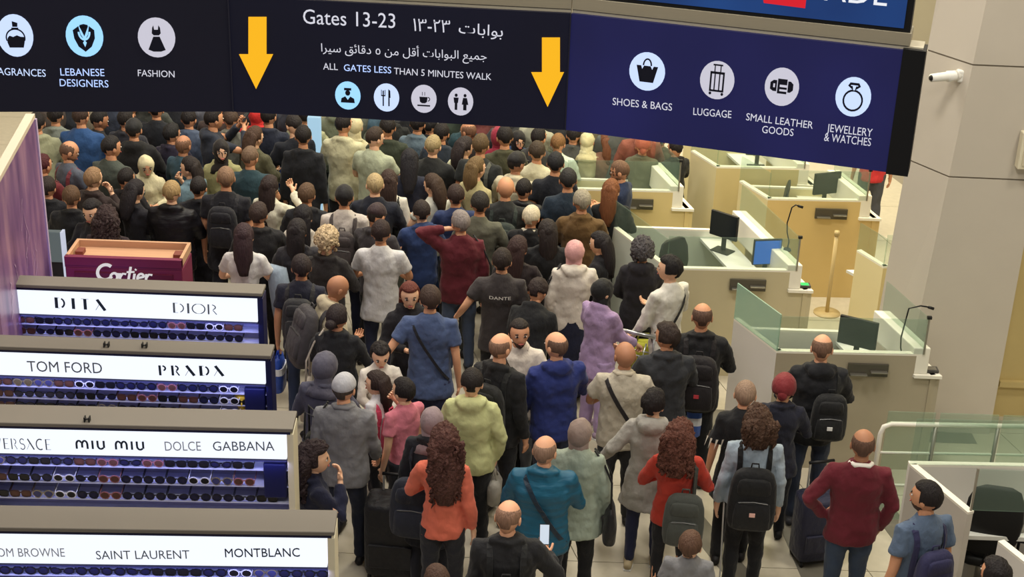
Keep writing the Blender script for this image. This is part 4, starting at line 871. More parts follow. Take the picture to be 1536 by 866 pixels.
    if hem < .44:
        zs_ = [hem + (.50 - hem) * i / 3 for i in range(3)]; zz = zs_ + zz[1:]; fl = (.50 - hem) * .12
        rx = [.104 + fl, .104 + fl * .7, .104 + fl * .35] + rx[1:]; ry = [.076 + fl * .8, .075 + fl * .5, .074 + fl * .25] + ry[1:]
    yo = [0.0] * len(zz); yo[-1] = -.002; yo[-2] = -.006; yo[-3] = -.009; yo[-4] = -.006; yo[-5] = -.002
    bw_ = lambda z: (bulk if z < .78 else (bulk + 1) / 2)
    rx = [r * w * bw_(z) for r, z in zip(rx, zz)]; ry = [r * (.35 + .65 * w) * bw_(z) for r, z in zip(ry, zz)]
    if style == 'puffer':
        Z = [hem + (.81 - hem) * i / 22 for i in range(23)]; 
        def lerp_(z, arr, zz=tuple(zz)):
            for i in range(len(zz) - 1):
                if zz[i] <= z <= zz[i + 1]: u_ = (z - zz[i]) / (zz[i + 1] - zz[i]); return arr[i] * (1 - u_) + arr[i + 1] * u_
            return arr[-1]
        RX = [lerp_(z, rx) * (1.0 if i % 2 else .955) for i, z in enumerate(Z)]; RY = [lerp_(z, ry) * (1.0 if i % 2 else .95) for i, z in enumerate(Z)]
        zz, rx, ry, yo = Z + zz[-2:], RX + rx[-2:], RY + ry[-2:], [0] * 23 + yo[-2:]
    mb = MB(); cs = [T((0, y, z)) if z > .52 else Vector((0, y * h, z * h)) for y, z in zip(yo, zz)]
    mb.loft(cs, [r * h for r in rx], [r * h for r in ry], 20, pw=.93)
    tv, tf = list(mb.v), list(mb.f); bvh = BVHTree.FromPolygons([Vector(v) for v in tv], tf)
    short = style in ('tee', 'vest')
    for s, sh, el, wr_, pn, th, curl, c in arm:
        if style == 'vest': continue
        ins = sh + R3 @ Vector((-s * .045 * h, 0, .004 * h)); sb_ = bulk if not short else 1.05
        if short:
            e1 = sh.lerp(el, .62 if len(top) < 4 else top[3]); mb.loft([ins, sh, sh.lerp(e1, .5), e1], [.032 * h, .038 * h, .037 * h, .039 * h], [.034 * h, .040 * h, .038 * h, .040 * h], 12, (0, 1, 0))
        else:
            w1 = el.lerp(wr_, .97); mb.loft([ins, sh, sh.lerp(el, .5), el, el.lerp(w1, .5), w1], [r * h * sb_ for r in (.030, .036, .034, .031, .028, .023)], [r * h * sb_ for r in (.032, .039, .035, .031, .028, .023)], 12, (0, 1, 0))
    if style in ('hoodie', 'jacket', 'coat', 'puffer'):
        hs = 1.0 if style == 'hoodie' else .62
        if len(top) > 4: hs = top[4]
        mb.ell(T((0, -.050 * hs, .838)), (.066 * h * (.6 + .4 * hs), .038 * h * hs, .040 * h * hs), 12, 8)
        mb.tube([T((-.055, .02, .838)), T((-.062, -.03, .848)), T((0, -.058, .855)), T((.062, -.03, .848)), T((.055, .02, .838))], [.014 * h * hs, .02 * h * hs, .023 * h * hs, .02 * h * hs, .014 * h * hs], 8, (0, 0, 1))
    kind = {'puffer': 'puff', 'hoodie': 'knit', 'long': 'knit'}.get(style, 'fabric')
    nm = {'tee': 't_shirt', 'shirt': 'shirt', 'long': 'sweater', 'hoodie': 'hoodie', 'jacket': 'jacket', 'puffer': 'puffer_jacket', 'coat': 'coat', 'abaya': 'robe', 'vest': 'vest'}[style]
    tm_ = mat(tc, .85 if style != 'puffer' else .5, kind)
    g1 = obj(nm, mb, tm_, t)
    def cloth(o, st, vx=vox):
        rm = o.modifiers.new('r', 'REMESH'); rm.mode = 'VOXEL'; rm.voxel_size = vx; rm.use_smooth_shade = True
        s1_ = o.modifiers.new('s', 'SMOOTH'); s1_.iterations = 2 if st > .012 else 2; s1_.factor = .5
        for tx, sg in ((TEX, st * 1.15), (TEX2, st * .38)):
            dm = o.modifiers.new('d', 'DISPLACE'); dm.texture = tx; dm.strength = sg; dm.mid_level = .5; dm.texture_coords = 'GLOBAL'
        BAKE.append((o, None))
    cloth(g1, .030 if style in ('hoodie', 'jacket', 'coat', 'long', 'shirt', 'abaya') else .024)
    # ---------------- lower garment
    bs, bc = bot; bm_ = MB()
    if bs == 'skirt':
        bm_.loft([Vector((0, 0, z * h)) for z in (.05, .25, .45, .56, .60)], [r * h for r in (.135, .125, .112, .10, .085)], [r * h for r in (.12, .11, .09, .075, .06)], 20)
    elif style != 'abaya':
        bm_.loft([T((0, 0, .60)), T((0, 0, .55)), T((0, 0, .50)), Vector((0, 0, .462 * h))], [r * h * w for r in (.090, .097, .099, .07)], [r * h * (.4 + .6 * w) for r in (.061, .066, .068, .05)], 16)
        lw = {'jeans': .92, 'trousers': 1.0, 'leggings': .80, 'wide': 1.25, 'shorts': 1.1}[bs]; lw *= (.5 + .5 * w)
        for s, hp, kn, an in legs:
            end = kn.lerp(an, .97) if bs != 'shorts' else kn.lerp(hp, .1)
            if bs == 'shorts': pts_, rr_ = [hp + Vector((0, 0, .02)), hp.lerp(kn, .5), end], [.056, .050, .048]
            else: pts_, rr_ = [hp + Vector((0, 0, .02)), hp.lerp(kn, .5), kn, kn.lerp(an, .5), an.lerp(kn, .08), an + Vector((0, .012, -.006 * h))], [.056, .048, .038, .034, .031 if bs != 'leggings' else .026, .032 if bs != 'leggings' else .024]
            bm_.loft(pts_, [r * h * lw for r in rr_], [r * h * lw * 1.08 for r in rr_], 12, (1, 0, 0))
    if bm_.v:
        g2 = obj({'jeans': 'jeans', 'leggings': 'leggings', 'shorts': 'shorts', 'skirt': 'skirt'}.get(bs, 'trousers'), bm_, mat(bc, .85, 'denim' if bs == 'jeans' else 'fabric'), t); cloth(g2, .018, vox * 1.1)
    if under:
        um = MB(); um.tube([T((-.036, .02, .838)), T((-.045, -.01, .85)), T((-.03, -.042, .858)), T((.03, -.042, .858)), T((.045, -.01, .85)), T((.036, .02, .838))], .011 * h, 8, (0, 0, 1)); obj('collar', um, mat(under, .7), t, True)
    # ---------------- shoes
    for s, hp, kn, an in legs:
        sm_ = MB(); x0 = an.x; y0 = an.y; L = .155 * h * (.85 + .15 * k)
        sm_.loft([(x0, y0 - L * .30, .03), (x0, y0 - L * .24, .035), (x0, y0, .045), (x0 + s * .006, y0 + L * .25, .036), (x0 + s * .008, y0 + L * .5, .028), (x0 + s * .006, y0 + L * .68, .022)], [.018, .034, .038, .043, .040, .020], [.022, .036, .046, .036, .027, .014], 12)
        sm_.v = [(v[0], v[1], max(v[2], .002)) for v in sm_.v]; so = obj('shoe', sm_, mat(shoe, .6), t, True)
        if sum(shoe) > 400 and lod:
            sl = MB(); sl.loft([(x0, y0 - L * .31, .008), (x0, y0, .008), (x0 + s * .007, y0 + L * .69, .008)], [.03, .042, .03], [.009, .009, .009], 10); obj('sole', sl, mat((225, 225, 222), .6), so)
    # ---------------- hair or headscarf
    hs, hcol = hair[0], hair[1]; hb = MB(); rn = random.Random(str(key) + 'h'); sg = ((22, 14) if lod else (16, 10)) if hs not in ('balding', 'receding', 'crop') else (36, 24); off = Vector((rn.random() * 9, rn.random() * 9, 0))
    def cap(thick, st, nz=0, fr=8, sink=.9):
        base_fn = head_shape(k, 0)
        def fn(d):
            r = region(st, d.x, d.y, d.z); m = sink + (1 + thick - sink) * smooth(r * 1.3)
            if nz: m += nz * r * noise.noise(d * fr * .5 + off)
            p = base_fn(d)
            if r > .2 and d.y > 0: p.y = min(p.y, base_fn(d).y)
            return p * m
        hb.ell((0, 0, .002), None, sg[0] * (2 if nz and lod else 1), sg[1] * (2 if nz and lod else 1), fn)
    hn = 'hair'; hk = 'hair'
    if hs == 'short': cap(.095, 'short', .03, 10)
    elif hs == 'crop': cap(.035, 'short', sink=.97)
    elif hs == 'thick': cap(.17, 'short', .10, 9)
    elif hs == 'receding': cap(.05, 'receding', .02, sink=.96)
    elif hs == 'balding': cap(.016, 'balding', 0, sink=.96)
    elif hs == 'bald': pass
    elif hs in ('long', 'curly', 'ponytail', 'bun', 'afro', 'bob'):
        cu = hs in ('curly', 'afro'); cap(.16 if not cu else .34, 'short', .04 if not cu else .22, 9 if not cu else 12); hk = 'hair' if not cu else 'curl'
        if hs in ('long', 'curly', 'bob'):
            n = {'long': 8, 'curly': 8, 'bob': 5}[hs]; ln = (hair[2] if len(hair) > 2 else .36) * (1 if hs != 'bob' else .5); W_ = .078 if hs != 'curly' else .115
            cs = [(0, -.050 - .035 * min(1, i / 3) - .01 * (i / n), .075 - (ln + .075) * i / n) for i in range(n + 1)]
            rxx = [W_ * (.75 if i == 0 else (1.08 if i < n * .7 else .95 - .45 * (i / n - .7) / .3)) for i in range(n + 1)]
            ryy = [.055 * (1.0 if i < n * .8 else .7) * (1.25 if hs == 'curly' else 1) for i in range(n + 1)]
            b0 = len(hb.v); hb.loft(cs, [r * k for r in rxx], [r * k * .9 for r in ryy], 18)
            if hs == 'curly' and lod:      # coils along the mass
                for q in range(46):
                    z_ = .06 - (ln - .06) * rn.random(); an_ = rn.uniform(math.pi * .95, math.pi * 2.05); wv_ = W_ * (1 if z_ > -.2 else .85)
                    p = Vector((math.cos(an_) * wv_, -.08 + math.sin(an_) * .055, z_)); pts_ = [p + Vector((.012 * math.sin(j * 1.9), .012 * math.cos(j * 1.9), -.022 * j)) for j in range(6)]
                    hb.tube([tuple(v * k) for v in pts_], [.012, .015, .015, .013, .011, .006], 5, (1, 0, 0))
            for i in range(b0, len(hb.v)):
                v = Vector(hb.v[i]); hb.v[i] = tuple(v + (v - Vector((0, -.08, v.z))).normalized() * noise.noise(Vector((v.x * 45, v.y * 45, v.z * (9 if not cu else 30))) + off) * (.012 if not cu else .022))
        if hs == 'afro' and lod:
            for q in range(70):
                d = Vector((rn.gauss(0, 1), rn.gauss(-.3, 1), rn.gauss(.5, .8))).normalized()
                if d.y > .55 and d.z < .5: continue
                hb.ell(tuple(Vector((d.x * .098, d.y * .115, d.z * .128 + .01)) * k), (.022, .022, .022), 6, 4)
        if hs == 'ponytail':
            cs = [(0, -.085, .03), (0, -.13, .02), (0, -.15, -.05), (0, -.14, -.15), (0, -.13, -.24)]; hb.tube([tuple(Vector(c_) * k) for c_ in cs], [.02, .032, .036, .03, .012], 10)
        if hs == 'bun': hb.ell((0, -.125 * k, -.01 * k), (.05, .045, .045), 12, 8)
    elif hs in ('hijab', 'hoodup'):
        hn = 'headscarf' if hs == 'hijab' else 'raised_hood'; hk = 'fabric'; base_fn = head_shape(k, 0); tk = .12 if hs == 'hijab' else .22
        def fn(d):
            face = smooth((d.normalized().dot(Vector((0, .97, -.12)).normalized()) - .80) / .08)
            return base_fn(Vector((d.x, d.y, d.z))) * (1 + tk * (1 - face) - .10 * face)
        hb.ell((0, -.002, .0), None, sg[0], sg[1], fn)
        hb.loft([(0, -.01 * k, -.03 * k), (0, -.012, -.09 * k), (0, -.012, -.13 * k), (0, -.016, -.17 * k), (0, -.02, -.22 * k)], [.080, .074, .082, .125, .15], [.076, .072, .080, .096, .108], 18)
        b0 = 0
        for i in range(len(hb.v)):
            v = Vector(hb.v[i])
            if v.y < .05: hb.v[i] = tuple(v + v.normalized() * noise.noise(Vector((v.x * 12, v.y * 12, v.z * 26)) + off) * .010)
    elif hs in ('cap', 'beanie', 'turban', 'kufi'):
        hn = {'cap': 'cap', 'beanie': 'beanie', 'turban': 'head_wrap', 'kufi': 'skullcap'}[hs]; hk = 'fabric'; base_fn = head_shape(k, 0); lv = {'cap': .25, 'beanie': .05, 'turban': -.1, 'kufi': .2}[hs]
        th_ = {'cap': .12, 'beanie': .12, 'turban': .24, 'kufi': .10}[hs]
        hb.ell((0, 0, .004), None, sg[0], sg[1] + 4, lambda d: base_fn(d) * (1 + th_ if d.z > lv else (1 + th_ * .9 if d.z > lv - .12 else .93)))
        if hs == 'cap': hb.loft([(0, .06, .04 * k), (0, .11, .035 * k), (0, .155 * k, .022 * k)], [.07, .066, .04], [.006, .006, .005], 12)
        if hs == 'turban': hb.ell((0, -.09, -.02), (.045, .04, .05), 10, 8)
        h2 = MB(); h2.ell((0, 0, .0), None, sg[0], sg[1], lambda d: base_fn(d) * (1.06 if region('short', d.x, d.y, d.z) > .4 else .93)); h2.v = [tuple(hcw + HR @ Vector(v)) for v in h2.v]
        obj('hair', h2, mat(hair[2] if len(hair) > 2 else (34, 28, 26), .8, 'hair'), t, True)
    if hb.v:
        hb.v = [tuple(hcw + HR @ Vector(v)) for v in hb.v]; ho = obj(hn, hb, mat(hcol, .7, hk), t, True)
    P = dict(o=t, T=T, h=h, rz=rz, base=base, bvh=bvh, hand={-1: arm[0], 1: arm[1]}, ry=max(ry[4:7]) if style != 'puffer' else .09, bulk=bulk, w=w, k=k, lod=lod, mat=tm_, R3=R3, head=hcw, HR=HR)
    PEOPLE[key] = P; return P
def world_of(P, p): return P['base'] + Matrix.Rotation(P['rz'], 3, 'Z') @ Vector(p)
def worn(P, name, label, cat, origin, group=None):
    """a carried thing, a top-level Empty turned like its wearer; children use the wearer's own coordinates minus origin"""
    o = thing(name, label, cat, world_of(P, origin), P['rz'], group); o2 = Vector(origin)
    def put(nm, mb, m, parent=None, **k):
        mb.v = [tuple(Vector(v) - o2) for v in mb.v]; return obj(nm, mb, m, parent or o, **k)
    return o, put
def loop_pts(P, c, u, v, n, offs, a0=0, a1=360):
    pts, nr = [], []; c = Vector(c); u = Vector(u).normalized(); v = Vector(v).normalized()
    for i in range(n):
        a_ = math.radians(a0 + (a1 - a0) * i / (n if a1 - a0 == 360 else n - 1)); d = (u * math.cos(a_) + v * math.sin(a_)).normalized()
        hit = P['bvh'].ray_cast(c + d * 1.2, -d)
        if hit[0] is None: continue
        nn = hit[1] if hit[1].dot(d) > 0 else -hit[1]
        pts.append(hit[0] + nn * offs); nr.append(nn)
    for _ in range(2):
        m = len(pts)
        if a1 - a0 == 360: pts = [(pts[i - 1] + pts[i] * 2 + pts[(i + 1) % m]) / 4 for i in range(m)]
    return pts, nr
def backpack(P, label, c=(28, 28, 32), sz=1.0, z=.66, side=0, accent=None, zw=1.0, group=None):
    h = P['h']; T = P['T']; R3 = P['R3']; ry = P['ry'] * h; D = .075 * sz; yb = -(ry + D * .92); x0 = side * .05 * h
    z0, z1 = z * h - .22 * sz, z * h + .22 * sz
    pc_ = lambda x, y, zz: T(((x0 + x) / h, y / h, zz / h))
    o, put = worn(P, 'backpack', label, 'backpack', pc_(0, yb, z0), group)
    fm = mat(c, .75, 'fabric'); W2 = .155 * sz * zw
    m_ = MB(); n = 9; fr = [0, .04, .15, .35, .55, .75, .9, .97, 1.0]; ww = [.75, .92, 1, 1.02, 1, .95, .82, .62, .35]; dd = [.7, .95, 1.05, 1.05, .98, .88, .72, .5, .25]
    m_.loft([pc_(0, yb, z0 + (z1 - z0) * q) for q in fr], [W2 * q for q in ww], [D * q for q in dd], 20, pw=.62); put('pack_body', m_, fm, smooth=True)
    m_ = MB(); m_.loft([pc_(0, yb - D * .88, z0 + .02 + .22 * sz * q) for q in (0, .1, .5, .9, 1)], [W2 * .78 * q for q in (.8, 1, 1, .92, .7)], [D * .40 * q for q in (.4, .9, 1, .9, .4)], 16, pw=.6); pk_ = put('front_pocket', m_, fm, smooth=True)
    m_ = MB(); m_.tube([pc_(-W2 * .6, yb - D * 1.12, z0 + .23 * sz), pc_(0, yb - D * 1.22, z0 + .245 * sz), pc_(W2 * .6, yb - D * 1.12, z0 + .23 * sz)], .004, 5, (0, 0, 1)); put('zip', m_, mat((90, 90, 92), .4, metal=.6))
    m_ = MB(); m_.loft([pc_(0, yb - D * .75, z0 + sz * q) for q in (.27, .29, .34, .38, .395)], [W2 * .7 * q for q in (.8, 1, 1, .9, .6)], [D * .3 * q for q in (.4, .9, 1, .8, .3)], 14, pw=.6); put('top_pocket', m_, fm, smooth=True)
    m_ = MB(); m_.tube([pc_(-.03, yb + D * .3, z1 - .01), pc_(-.025, yb + D * .3, z1 + .03), pc_(.025, yb + D * .3, z1 + .03), pc_(.03, yb + D * .3, z1 - .01)], .007, 6, (0, 1, 0)); put('handle', m_, fm, smooth=True)
    for s in (-1, 1):
        if side and s != side: continue
        x = (s * .062 * h + x0 * .4); cc = T((x / h, 0, .70)); pts, nr = loop_pts(P, cc, R3 @ Vector((0, -1, .9)), R3 @ Vector((0, .9, 1)), 26, .012)
        m_ = MB(); m_.band(pts, .042, .010, nr, True); put('shoulder_strap', m_, fm)
    if accent:
        m_ = MB(); q = pc_(.0, yb - D * 1.30, z0 + .15 * sz); m_.box(q - Vector((.022, .004, .016)), q + Vector((.022, .004, .016))); put('badge', m_, mat(accent, .5))
    return o
def crossbody(P, label, c=(24, 24, 28), flip=1, bag=True, wdt=.035, bagside=1, group=None, bc=None, size=1.0, zc=.50):
    """strap from one shoulder to the opposite hip; flip=1 runs from the left shoulder to the right hip"""
    h = P['h']; R3 = P['R3']; T = P['T']; cc = T((0, 0, .68)); u = R3 @ Vector((-.085 * flip, 0, .15)); v = Vector((0, 1, 0))
    o, put = worn(P, 'crossbody_bag', label, 'bag', T((.13 * flip, .02, zc - .03)), group)
    pts, nr = loop_pts(P, cc, u, R3 @ v, 30, .014); m_ = MB(); m_.band(pts, wdt, .008, nr, True); put('strap', m_, mat(c, .6, 'fabric'))
    if bag:
        m_ = MB(); q = T((.135 * flip * P['w'], -.015 * bagside, zc)); sx, sy, szz = .035 * size, .11 * size, .09 * size
        m_.loft([q + Vector((0, 0, z)) for z in (-szz, -szz * .9, 0, szz * .9, szz)], [sx * .7, sx, sx * 1.1, sx, sx * .5], [sy * .9, sy, sy, sy, sy * .8], 16, pw=.6); put('bag_body', m_, mat(bc or c, .55, 'fabric'), smooth=True)
        m_ = MB(); m_.box(q + Vector((flip * sx * .9 - .004, -sy * .8, szz * .3)), q + Vector((flip * sx * .9 + .008, sy * .8, szz * .38))); put('zip', m_, mat((110, 110, 112), .4, metal=.6))
    return o
def shoulder_bag(P, label, s, c, sz=1.0, drop=.0, group=None, kind='fabric'):
    h = P['h']; T = P['T']; x = s * (.155 * h * P['w']); zt = .56 * h - drop; o, put = worn(P, 'shoulder_bag', label, 'bag', (x, -.03, zt - .3 * sz), group); m = mat(c, .5, kind)
    m_ = MB(); m_.loft([(x, -.03, zt + z * sz) for z in (-.33, -.32, -.2, -.06, 0)], [.03 * sz, .055 * sz, .06 * sz, .04 * sz, .012 * sz], [.12 * sz, .145 * sz, .155 * sz, .14 * sz, .12 * sz], 18, pw=.7); put('bag_body', m_, m, smooth=True)
    top_ = T((s * .075, 0, .845))
    for dy in (-.06, .05):
        m_ = MB(); m_.tube([(x, -.03 + dy * 1.3, zt), (x * .98, -.03 + dy, zt + .15 * h * .9), (s * .125 * h, dy * .6, .78 * h), tuple(top_ + Vector((0, dy * .3, .012)))], .009, 6, (0, 1, 0)); put('strap', m_, m, smooth=True)
    return o
def phone(P, s, label, lit_=True):
    w = P['hand'][s]; q = w[3] + (w[3] - w[2]).normalized() * .10 + Vector((0, 0, .035)); o, put = worn(P, 'phone', label, 'phone', q)
    R_ = rotx(math.radians(-35)); m_ = MB(); m_.box((-.036, -.004, -.02), (.036, .004, .125)); m_.v = [tuple(q + R_ @ Vector(v)) for v in m_.v]; put('case', m_, mat((40, 42, 48), .4))
    m_ = MB(); m_.box((-.032, -.0055, -.015), (.032, -.004, .12)); m_.v = [tuple(q + R_ @ Vector(v)) for v in m_.v]; put('screen', m_, mat((214, 226, 240) if lit_ else (50, 56, 64), .3, emit=.9 if lit_ else 0)); return o
def held_bag(P, s, label, c, w_=.30, hgt=.36, zz=None, c2=None):
    q = P['hand'][s][3] + Vector((0, 0, -.12)); o, put = worn(P, 'carrier_bag', label, 'bag', q - Vector((0, 0, hgt)))
    m_ = MB(); m_.loft([q + Vector((0, 0, z)) for z in (-hgt - .06, -hgt - .05, -hgt * .5, -.06)], [.03, .055, .06, .03], [w_ * .48, w_ * .5, w_ * .5, w_ * .46], 14, pw=.6); put('bag_body', m_, mat(c, .4, 'fabric'), smooth=True)
    if c2:
        m_ = MB(); m_.loft([q + Vector((0, 0, z)) for z in (-hgt * .62, -hgt * .42)], [.066, .064], [w_ * .51, w_ * .51], 14, pw=.6); put('printed_band', m_, mat(c2, .4))
    for dx in (-.02, .02):
        m_ = MB(); m_.tube([q + Vector((dx, -.05, -.07)), q + Vector((dx * .3, -.02, .0)), q + Vector((0, 0, .03)), q + Vector((dx * .3, .02, 0)), q + Vector((dx, .05, -.07))], .006, 5, (1, 0, 0)); put('handle', m_, mat(c, .4), smooth=True)
    return o
def suitcase(x, y, rz, label, c, w_=.40, d_=.24, hgt=.6, handle=.38, hc=(190, 190, 190)):
    t = thing('suitcase', label, 'suitcase', (x, y, 0), rz); m = mat(c, .55, 'fabric')
    m_ = MB(); m_.loft([(0, 0, z) for z in (.05, .06, .1, hgt * .5, hgt, hgt + .045, hgt + .05)], [w_ / 2 * q for q in (.85, .95, 1, 1, 1, .96, .85)], [d_ / 2 * q for q in (.85, .95, 1, 1, 1, .96, .85)], 20, pw=.35); obj('shell', m_, m, t, True)
    m_ = MB(); m_.box((-w_ * .4, -d_ / 2 - .02, .15), (w_ * .4, -d_ / 2 + .01, hgt * .55)); obj('front_pocket', m_, m, t, bevel=.01)
    for s in (-1, 1):
        m_ = MB(); m_.tube([(s * .1, d_ / 2 - .03, hgt), (s * .1, d_ / 2 - .03, hgt + handle)], .009, 8); obj('telescopic_tube', m_, mat(hc, .3, metal=.7), t)
        for e in (-1, 1):
            m_ = MB(); m_.ell((s * w_ * .4, e * d_ * .36, .03), (.018, .03, .03), 10, 6); obj('wheel', m_, black, t, True)
    m_ = MB(); m_.tube([(-.11, d_ / 2 - .03, hgt + handle), (.11, d_ / 2 - .03, hgt + handle)], .014, 8, (0, 1, 0)); obj('grip', m_, black, t, True)
    return t
def bake_all():
    dg = bpy.context.evaluated_depsgraph_get(); res = []
    for o, cb in BAKE: res.append(bpy.data.meshes.new_from_object(o.evaluated_get(dg)))
    for (o, cb), me in zip(BAKE, res):
        o.modifiers.clear(); mats_ = [m for m in o.data.materials]; me.name = o.data.name; o.data = me
        if cb: cb(o)
        elif not me.materials: [me.materials.append(m) for m in mats_]
# ================================================================== the crowd
BK = (26, 27, 33); NV = (28, 32, 58); DJ = (38, 48, 84); CH = (58, 60, 62)
HB = (24, 18, 20); HBr = (62, 38, 28); HG = (118, 112, 108); HR_ = (92, 42, 28); HBl = (166, 134, 92)
p = person
# ---- nearest rows
p('burg', 1298, 647, 1.76, 4, 'man in a burgundy sweater over a white collar, one hand on his hip', ('long', (108, 24, 40)), ('jeans', (46, 62, 88)), ('balding', (66, 48, 42)), 'hk', 3, turn=5, w=1.12, under=(236, 232, 226))
p('bluet', 1396, 725, 1.76, -22, 'bearded man in a grey-blue t-shirt with a navy backpack at the right', ('tee', (84, 104, 134)), ('jeans', (40, 46, 64)), ('short', HB), 'dd', 1, turn=-30, beard=True)
backpack(PEOPLE['bluet'], 'navy backpack on the man in the grey-blue t-shirt', (42, 42, 84), .95, .63)
p('hood1', 1229, 505, 1.80, 2, 'man in a black hoodie and jeans standing at the nearest full booth', ('hoodie', BK), ('jeans', (38, 48, 72)), ('balding', (74, 54, 44)), 'pp', 0, turn=8, w=1.08, shoe=(60, 60, 66))
backpack(PEOPLE['hood1'], 'black backpack with a small white tag, hung on the right shoulder at the booth', (24, 25, 28), .95, .64, side=1, accent=(225, 225, 225))
p('turban', 1171, 568, 1.60, 6, 'woman with a dark red head wrap and a navy jacket', ('jacket', (30, 32, 50), .42), ('trousers', (30, 32, 44)), ('turban', (128, 30, 38)), 'pp', 0, f=True)
p('fringe', 1127, 571, 1.62, 8, 'person with short greying hair in a black dress with fringed white sleeves', ('tee', (24, 25, 30), .36, .8), ('trousers', (26, 27, 33)), ('crop', (120, 106, 92)), 'dd', 0, f=True, w=1.08)
P = PEOPLE['fringe']; o_, put = worn(P, 'sleeve_fringe', 'white pointed fringe on the left sleeve of the black dress', 'trim', P['T']((-.12, 0, .70)))
bpy.data.objects.remove(o_)
for s in (-1,):
    s_, sh, el, wr_ = P['hand'][s][:4]; c_ = sh.lerp(el, .66); ax = (el - sh).normalized(); m_ = MB()
    for i in range(11):
        a_ = i * 2 * math.pi / 11; r_ = .086; x_ = Vector((math.cos(a_), math.sin(a_), 0)) * r_; y_ = Vector((math.cos(a_ + .22), math.sin(a_ + .22), 0)) * r_; m_.add([c_ + x_ - ax * .02, c_ + y_ - ax * .02, c_ + (x_ + y_) * .52 + ax * .075], [(0, 1, 2)])
    obj('sleeve_fringe', m_, mat((214, 208, 196), .7), P['o'])
shoulder_bag(P, 'grey-green backpack strap bag worn by the person in fringed sleeves', 1, (96, 100, 92), .7)
p('curlb', 1138, 615, 1.66, 4, 'woman with big curly brown hair, pale denim shirt and side-striped trousers', ('shirt', (160, 178, 196), .50), ('trousers', (20, 21, 26)), ('curly', (74, 48, 34), .16), 'dd', 2, f=True, w=1.1, shoe=(235, 235, 235))
backpack(PEOPLE['curlb'], 'black backpack with a red and white badge on the curly-haired woman in pale denim', (22, 23, 27), 1.18, .61, accent=(226, 180, 170))
P = PEOPLE['curlb']; h = P['h']; m_ = MB()
for s in (-1,):
    pts = [Vector((s * .112, .0, .50)) * h, Vector((s * .108, .0, .40)) * h, Vector((s * .102, .006, .28)) * h, Vector((s * .098, -.004, .15)) * h, Vector((s * .096, -.01, .06)) * h]; m_.band(pts, .02, .006, [Vector((s, -.3, 0)).normalized()] * 5)
obj('side_stripe', m_, mat((214, 214, 214), .6), P['o'])
p('redw', 1021, 637, 1.62, 6, 'woman in a bright red sweatshirt with wavy auburn hair', ('long', (196, 52, 36)), ('leggings', (24, 25, 31)), ('curly', (94, 50, 38), .28), 'pp', 0, f=True, w=1.04)
backpack(PEOPLE['redw'], 'grey-green hiking backpack slung low on the woman in red', (70, 74, 70), 1.0, .56, side=1)
p('greyh', 982, 587, 1.62, 10, 'woman with curly black hair in a long light grey hooded cardigan', ('coat', (160, 156, 150), .36, 1, 1.2), ('jeans', (36, 42, 78)), ('thick', HB), 'od', 2, f=True, w=1.05, turn=20, shoe=(176, 160, 128))
p('mint', 871, 632, 1.62, 2, 'woman in a pale mint coat and taupe headscarf', ('coat', (158, 172, 156), .40, 1, .2), ('trousers', (24, 25, 31)), ('hijab', (150, 128, 120)), 'pd', 0, f=True, w=1.12)
shoulder_bag(PEOPLE['mint'], 'black shoulder bag hanging beside the mint coat', 1, (26, 26, 30), .95, -.02)
p('teal', 818, 657, 1.70, 2, 'bald man in a teal quilted puffer jacket', ('puffer', (20, 92, 126)), ('trousers', (32, 36, 50)), ('balding', (116, 96, 84)), 'pp', 0, w=1.12)
crossbody(PEOPLE['teal'], 'dark crossbody strap over the teal puffer jacket', (20, 40, 60), 1, False)
p('baldb', 763, 755, 1.74, 0, 'shaven-headed man in a black jacket at the bottom edge, holding a lit phone', ('jacket', (28, 28, 32)), ('trousers', (30, 32, 40)), ('balding', (110, 84, 70)), 'dq', 0, turn=14, tilt=14, w=1.1)
backpack(PEOPLE['baldb'], 'black backpack of the shaven-headed man at the bottom edge', (30, 31, 34), 1.0, .60); phone(PEOPLE['baldb'], 1, 'phone with a bright screen held by the shaven-headed man at the bottom edge')
p('kid', 1037, 800, 1.34, 10, 'child with short brown hair at the bottom edge, in front of the woman in red', ('tee', (120, 120, 124)), ('trousers', (40, 44, 60)), ('short', (84, 58, 44)), 'dd', 2)
p('kid2', 655, 852, 1.5, 0, 'brown-haired head just showing at the bottom edge below the coral sweatshirt', ('tee', (60, 60, 66)), ('trousers', (40, 44, 60)), ('short', (70, 48, 38)), 'dd', 1)
p('bot1', 1499, 842, 1.6, -20, 'dark-haired head just showing at the lower right corner', ('tee', (50, 40, 44)), ('trousers', (40, 44, 60)), ('thick', HB), 'dd', 1)
p('coral', 662, 642, 1.64, 4, 'woman in a coral sweatshirt with very long curly auburn hair', ('long', (226, 104, 78)), ('trousers', (28, 30, 42)), ('curly', (80, 44, 38), .46), 'pd', 2, f=True, w=.98)
p('mauve', 652, 617, 1.64, 10, 'person in a mauve-grey headscarf and dark coat half hidden by the coral sweatshirt', ('coat', (28, 30, 40)), ('trousers', (28, 30, 42)), ('hijab', (150, 128, 136)), 'dd', 0, f=True)
backpack(PEOPLE['mauve'], 'big dark navy rucksack carried behind the mauve headscarf', (34, 38, 54), 1.15, .52, zw=1.1, side=-1)
p('curlk', 468, 668, 1.60, 72, 'woman with long dark curly hair and a navy jacket, hand at her mouth', ('jacket', (22, 26, 54)), ('trousers', (24, 26, 40)), ('curly', (38, 22, 26), .30), 'dm', 2, f=True, turn=6)
p('greycap', 515, 563, 1.74, 8, 'man in a light grey skullcap, grey polo and dark jeans', ('shirt', (122, 122, 128), .455), ('jeans', (28, 34, 54)), ('kufi', (184, 184, 194), (70, 60, 56)), 'dr', 0, w=1.14, turn=6, under=(120, 120, 126))
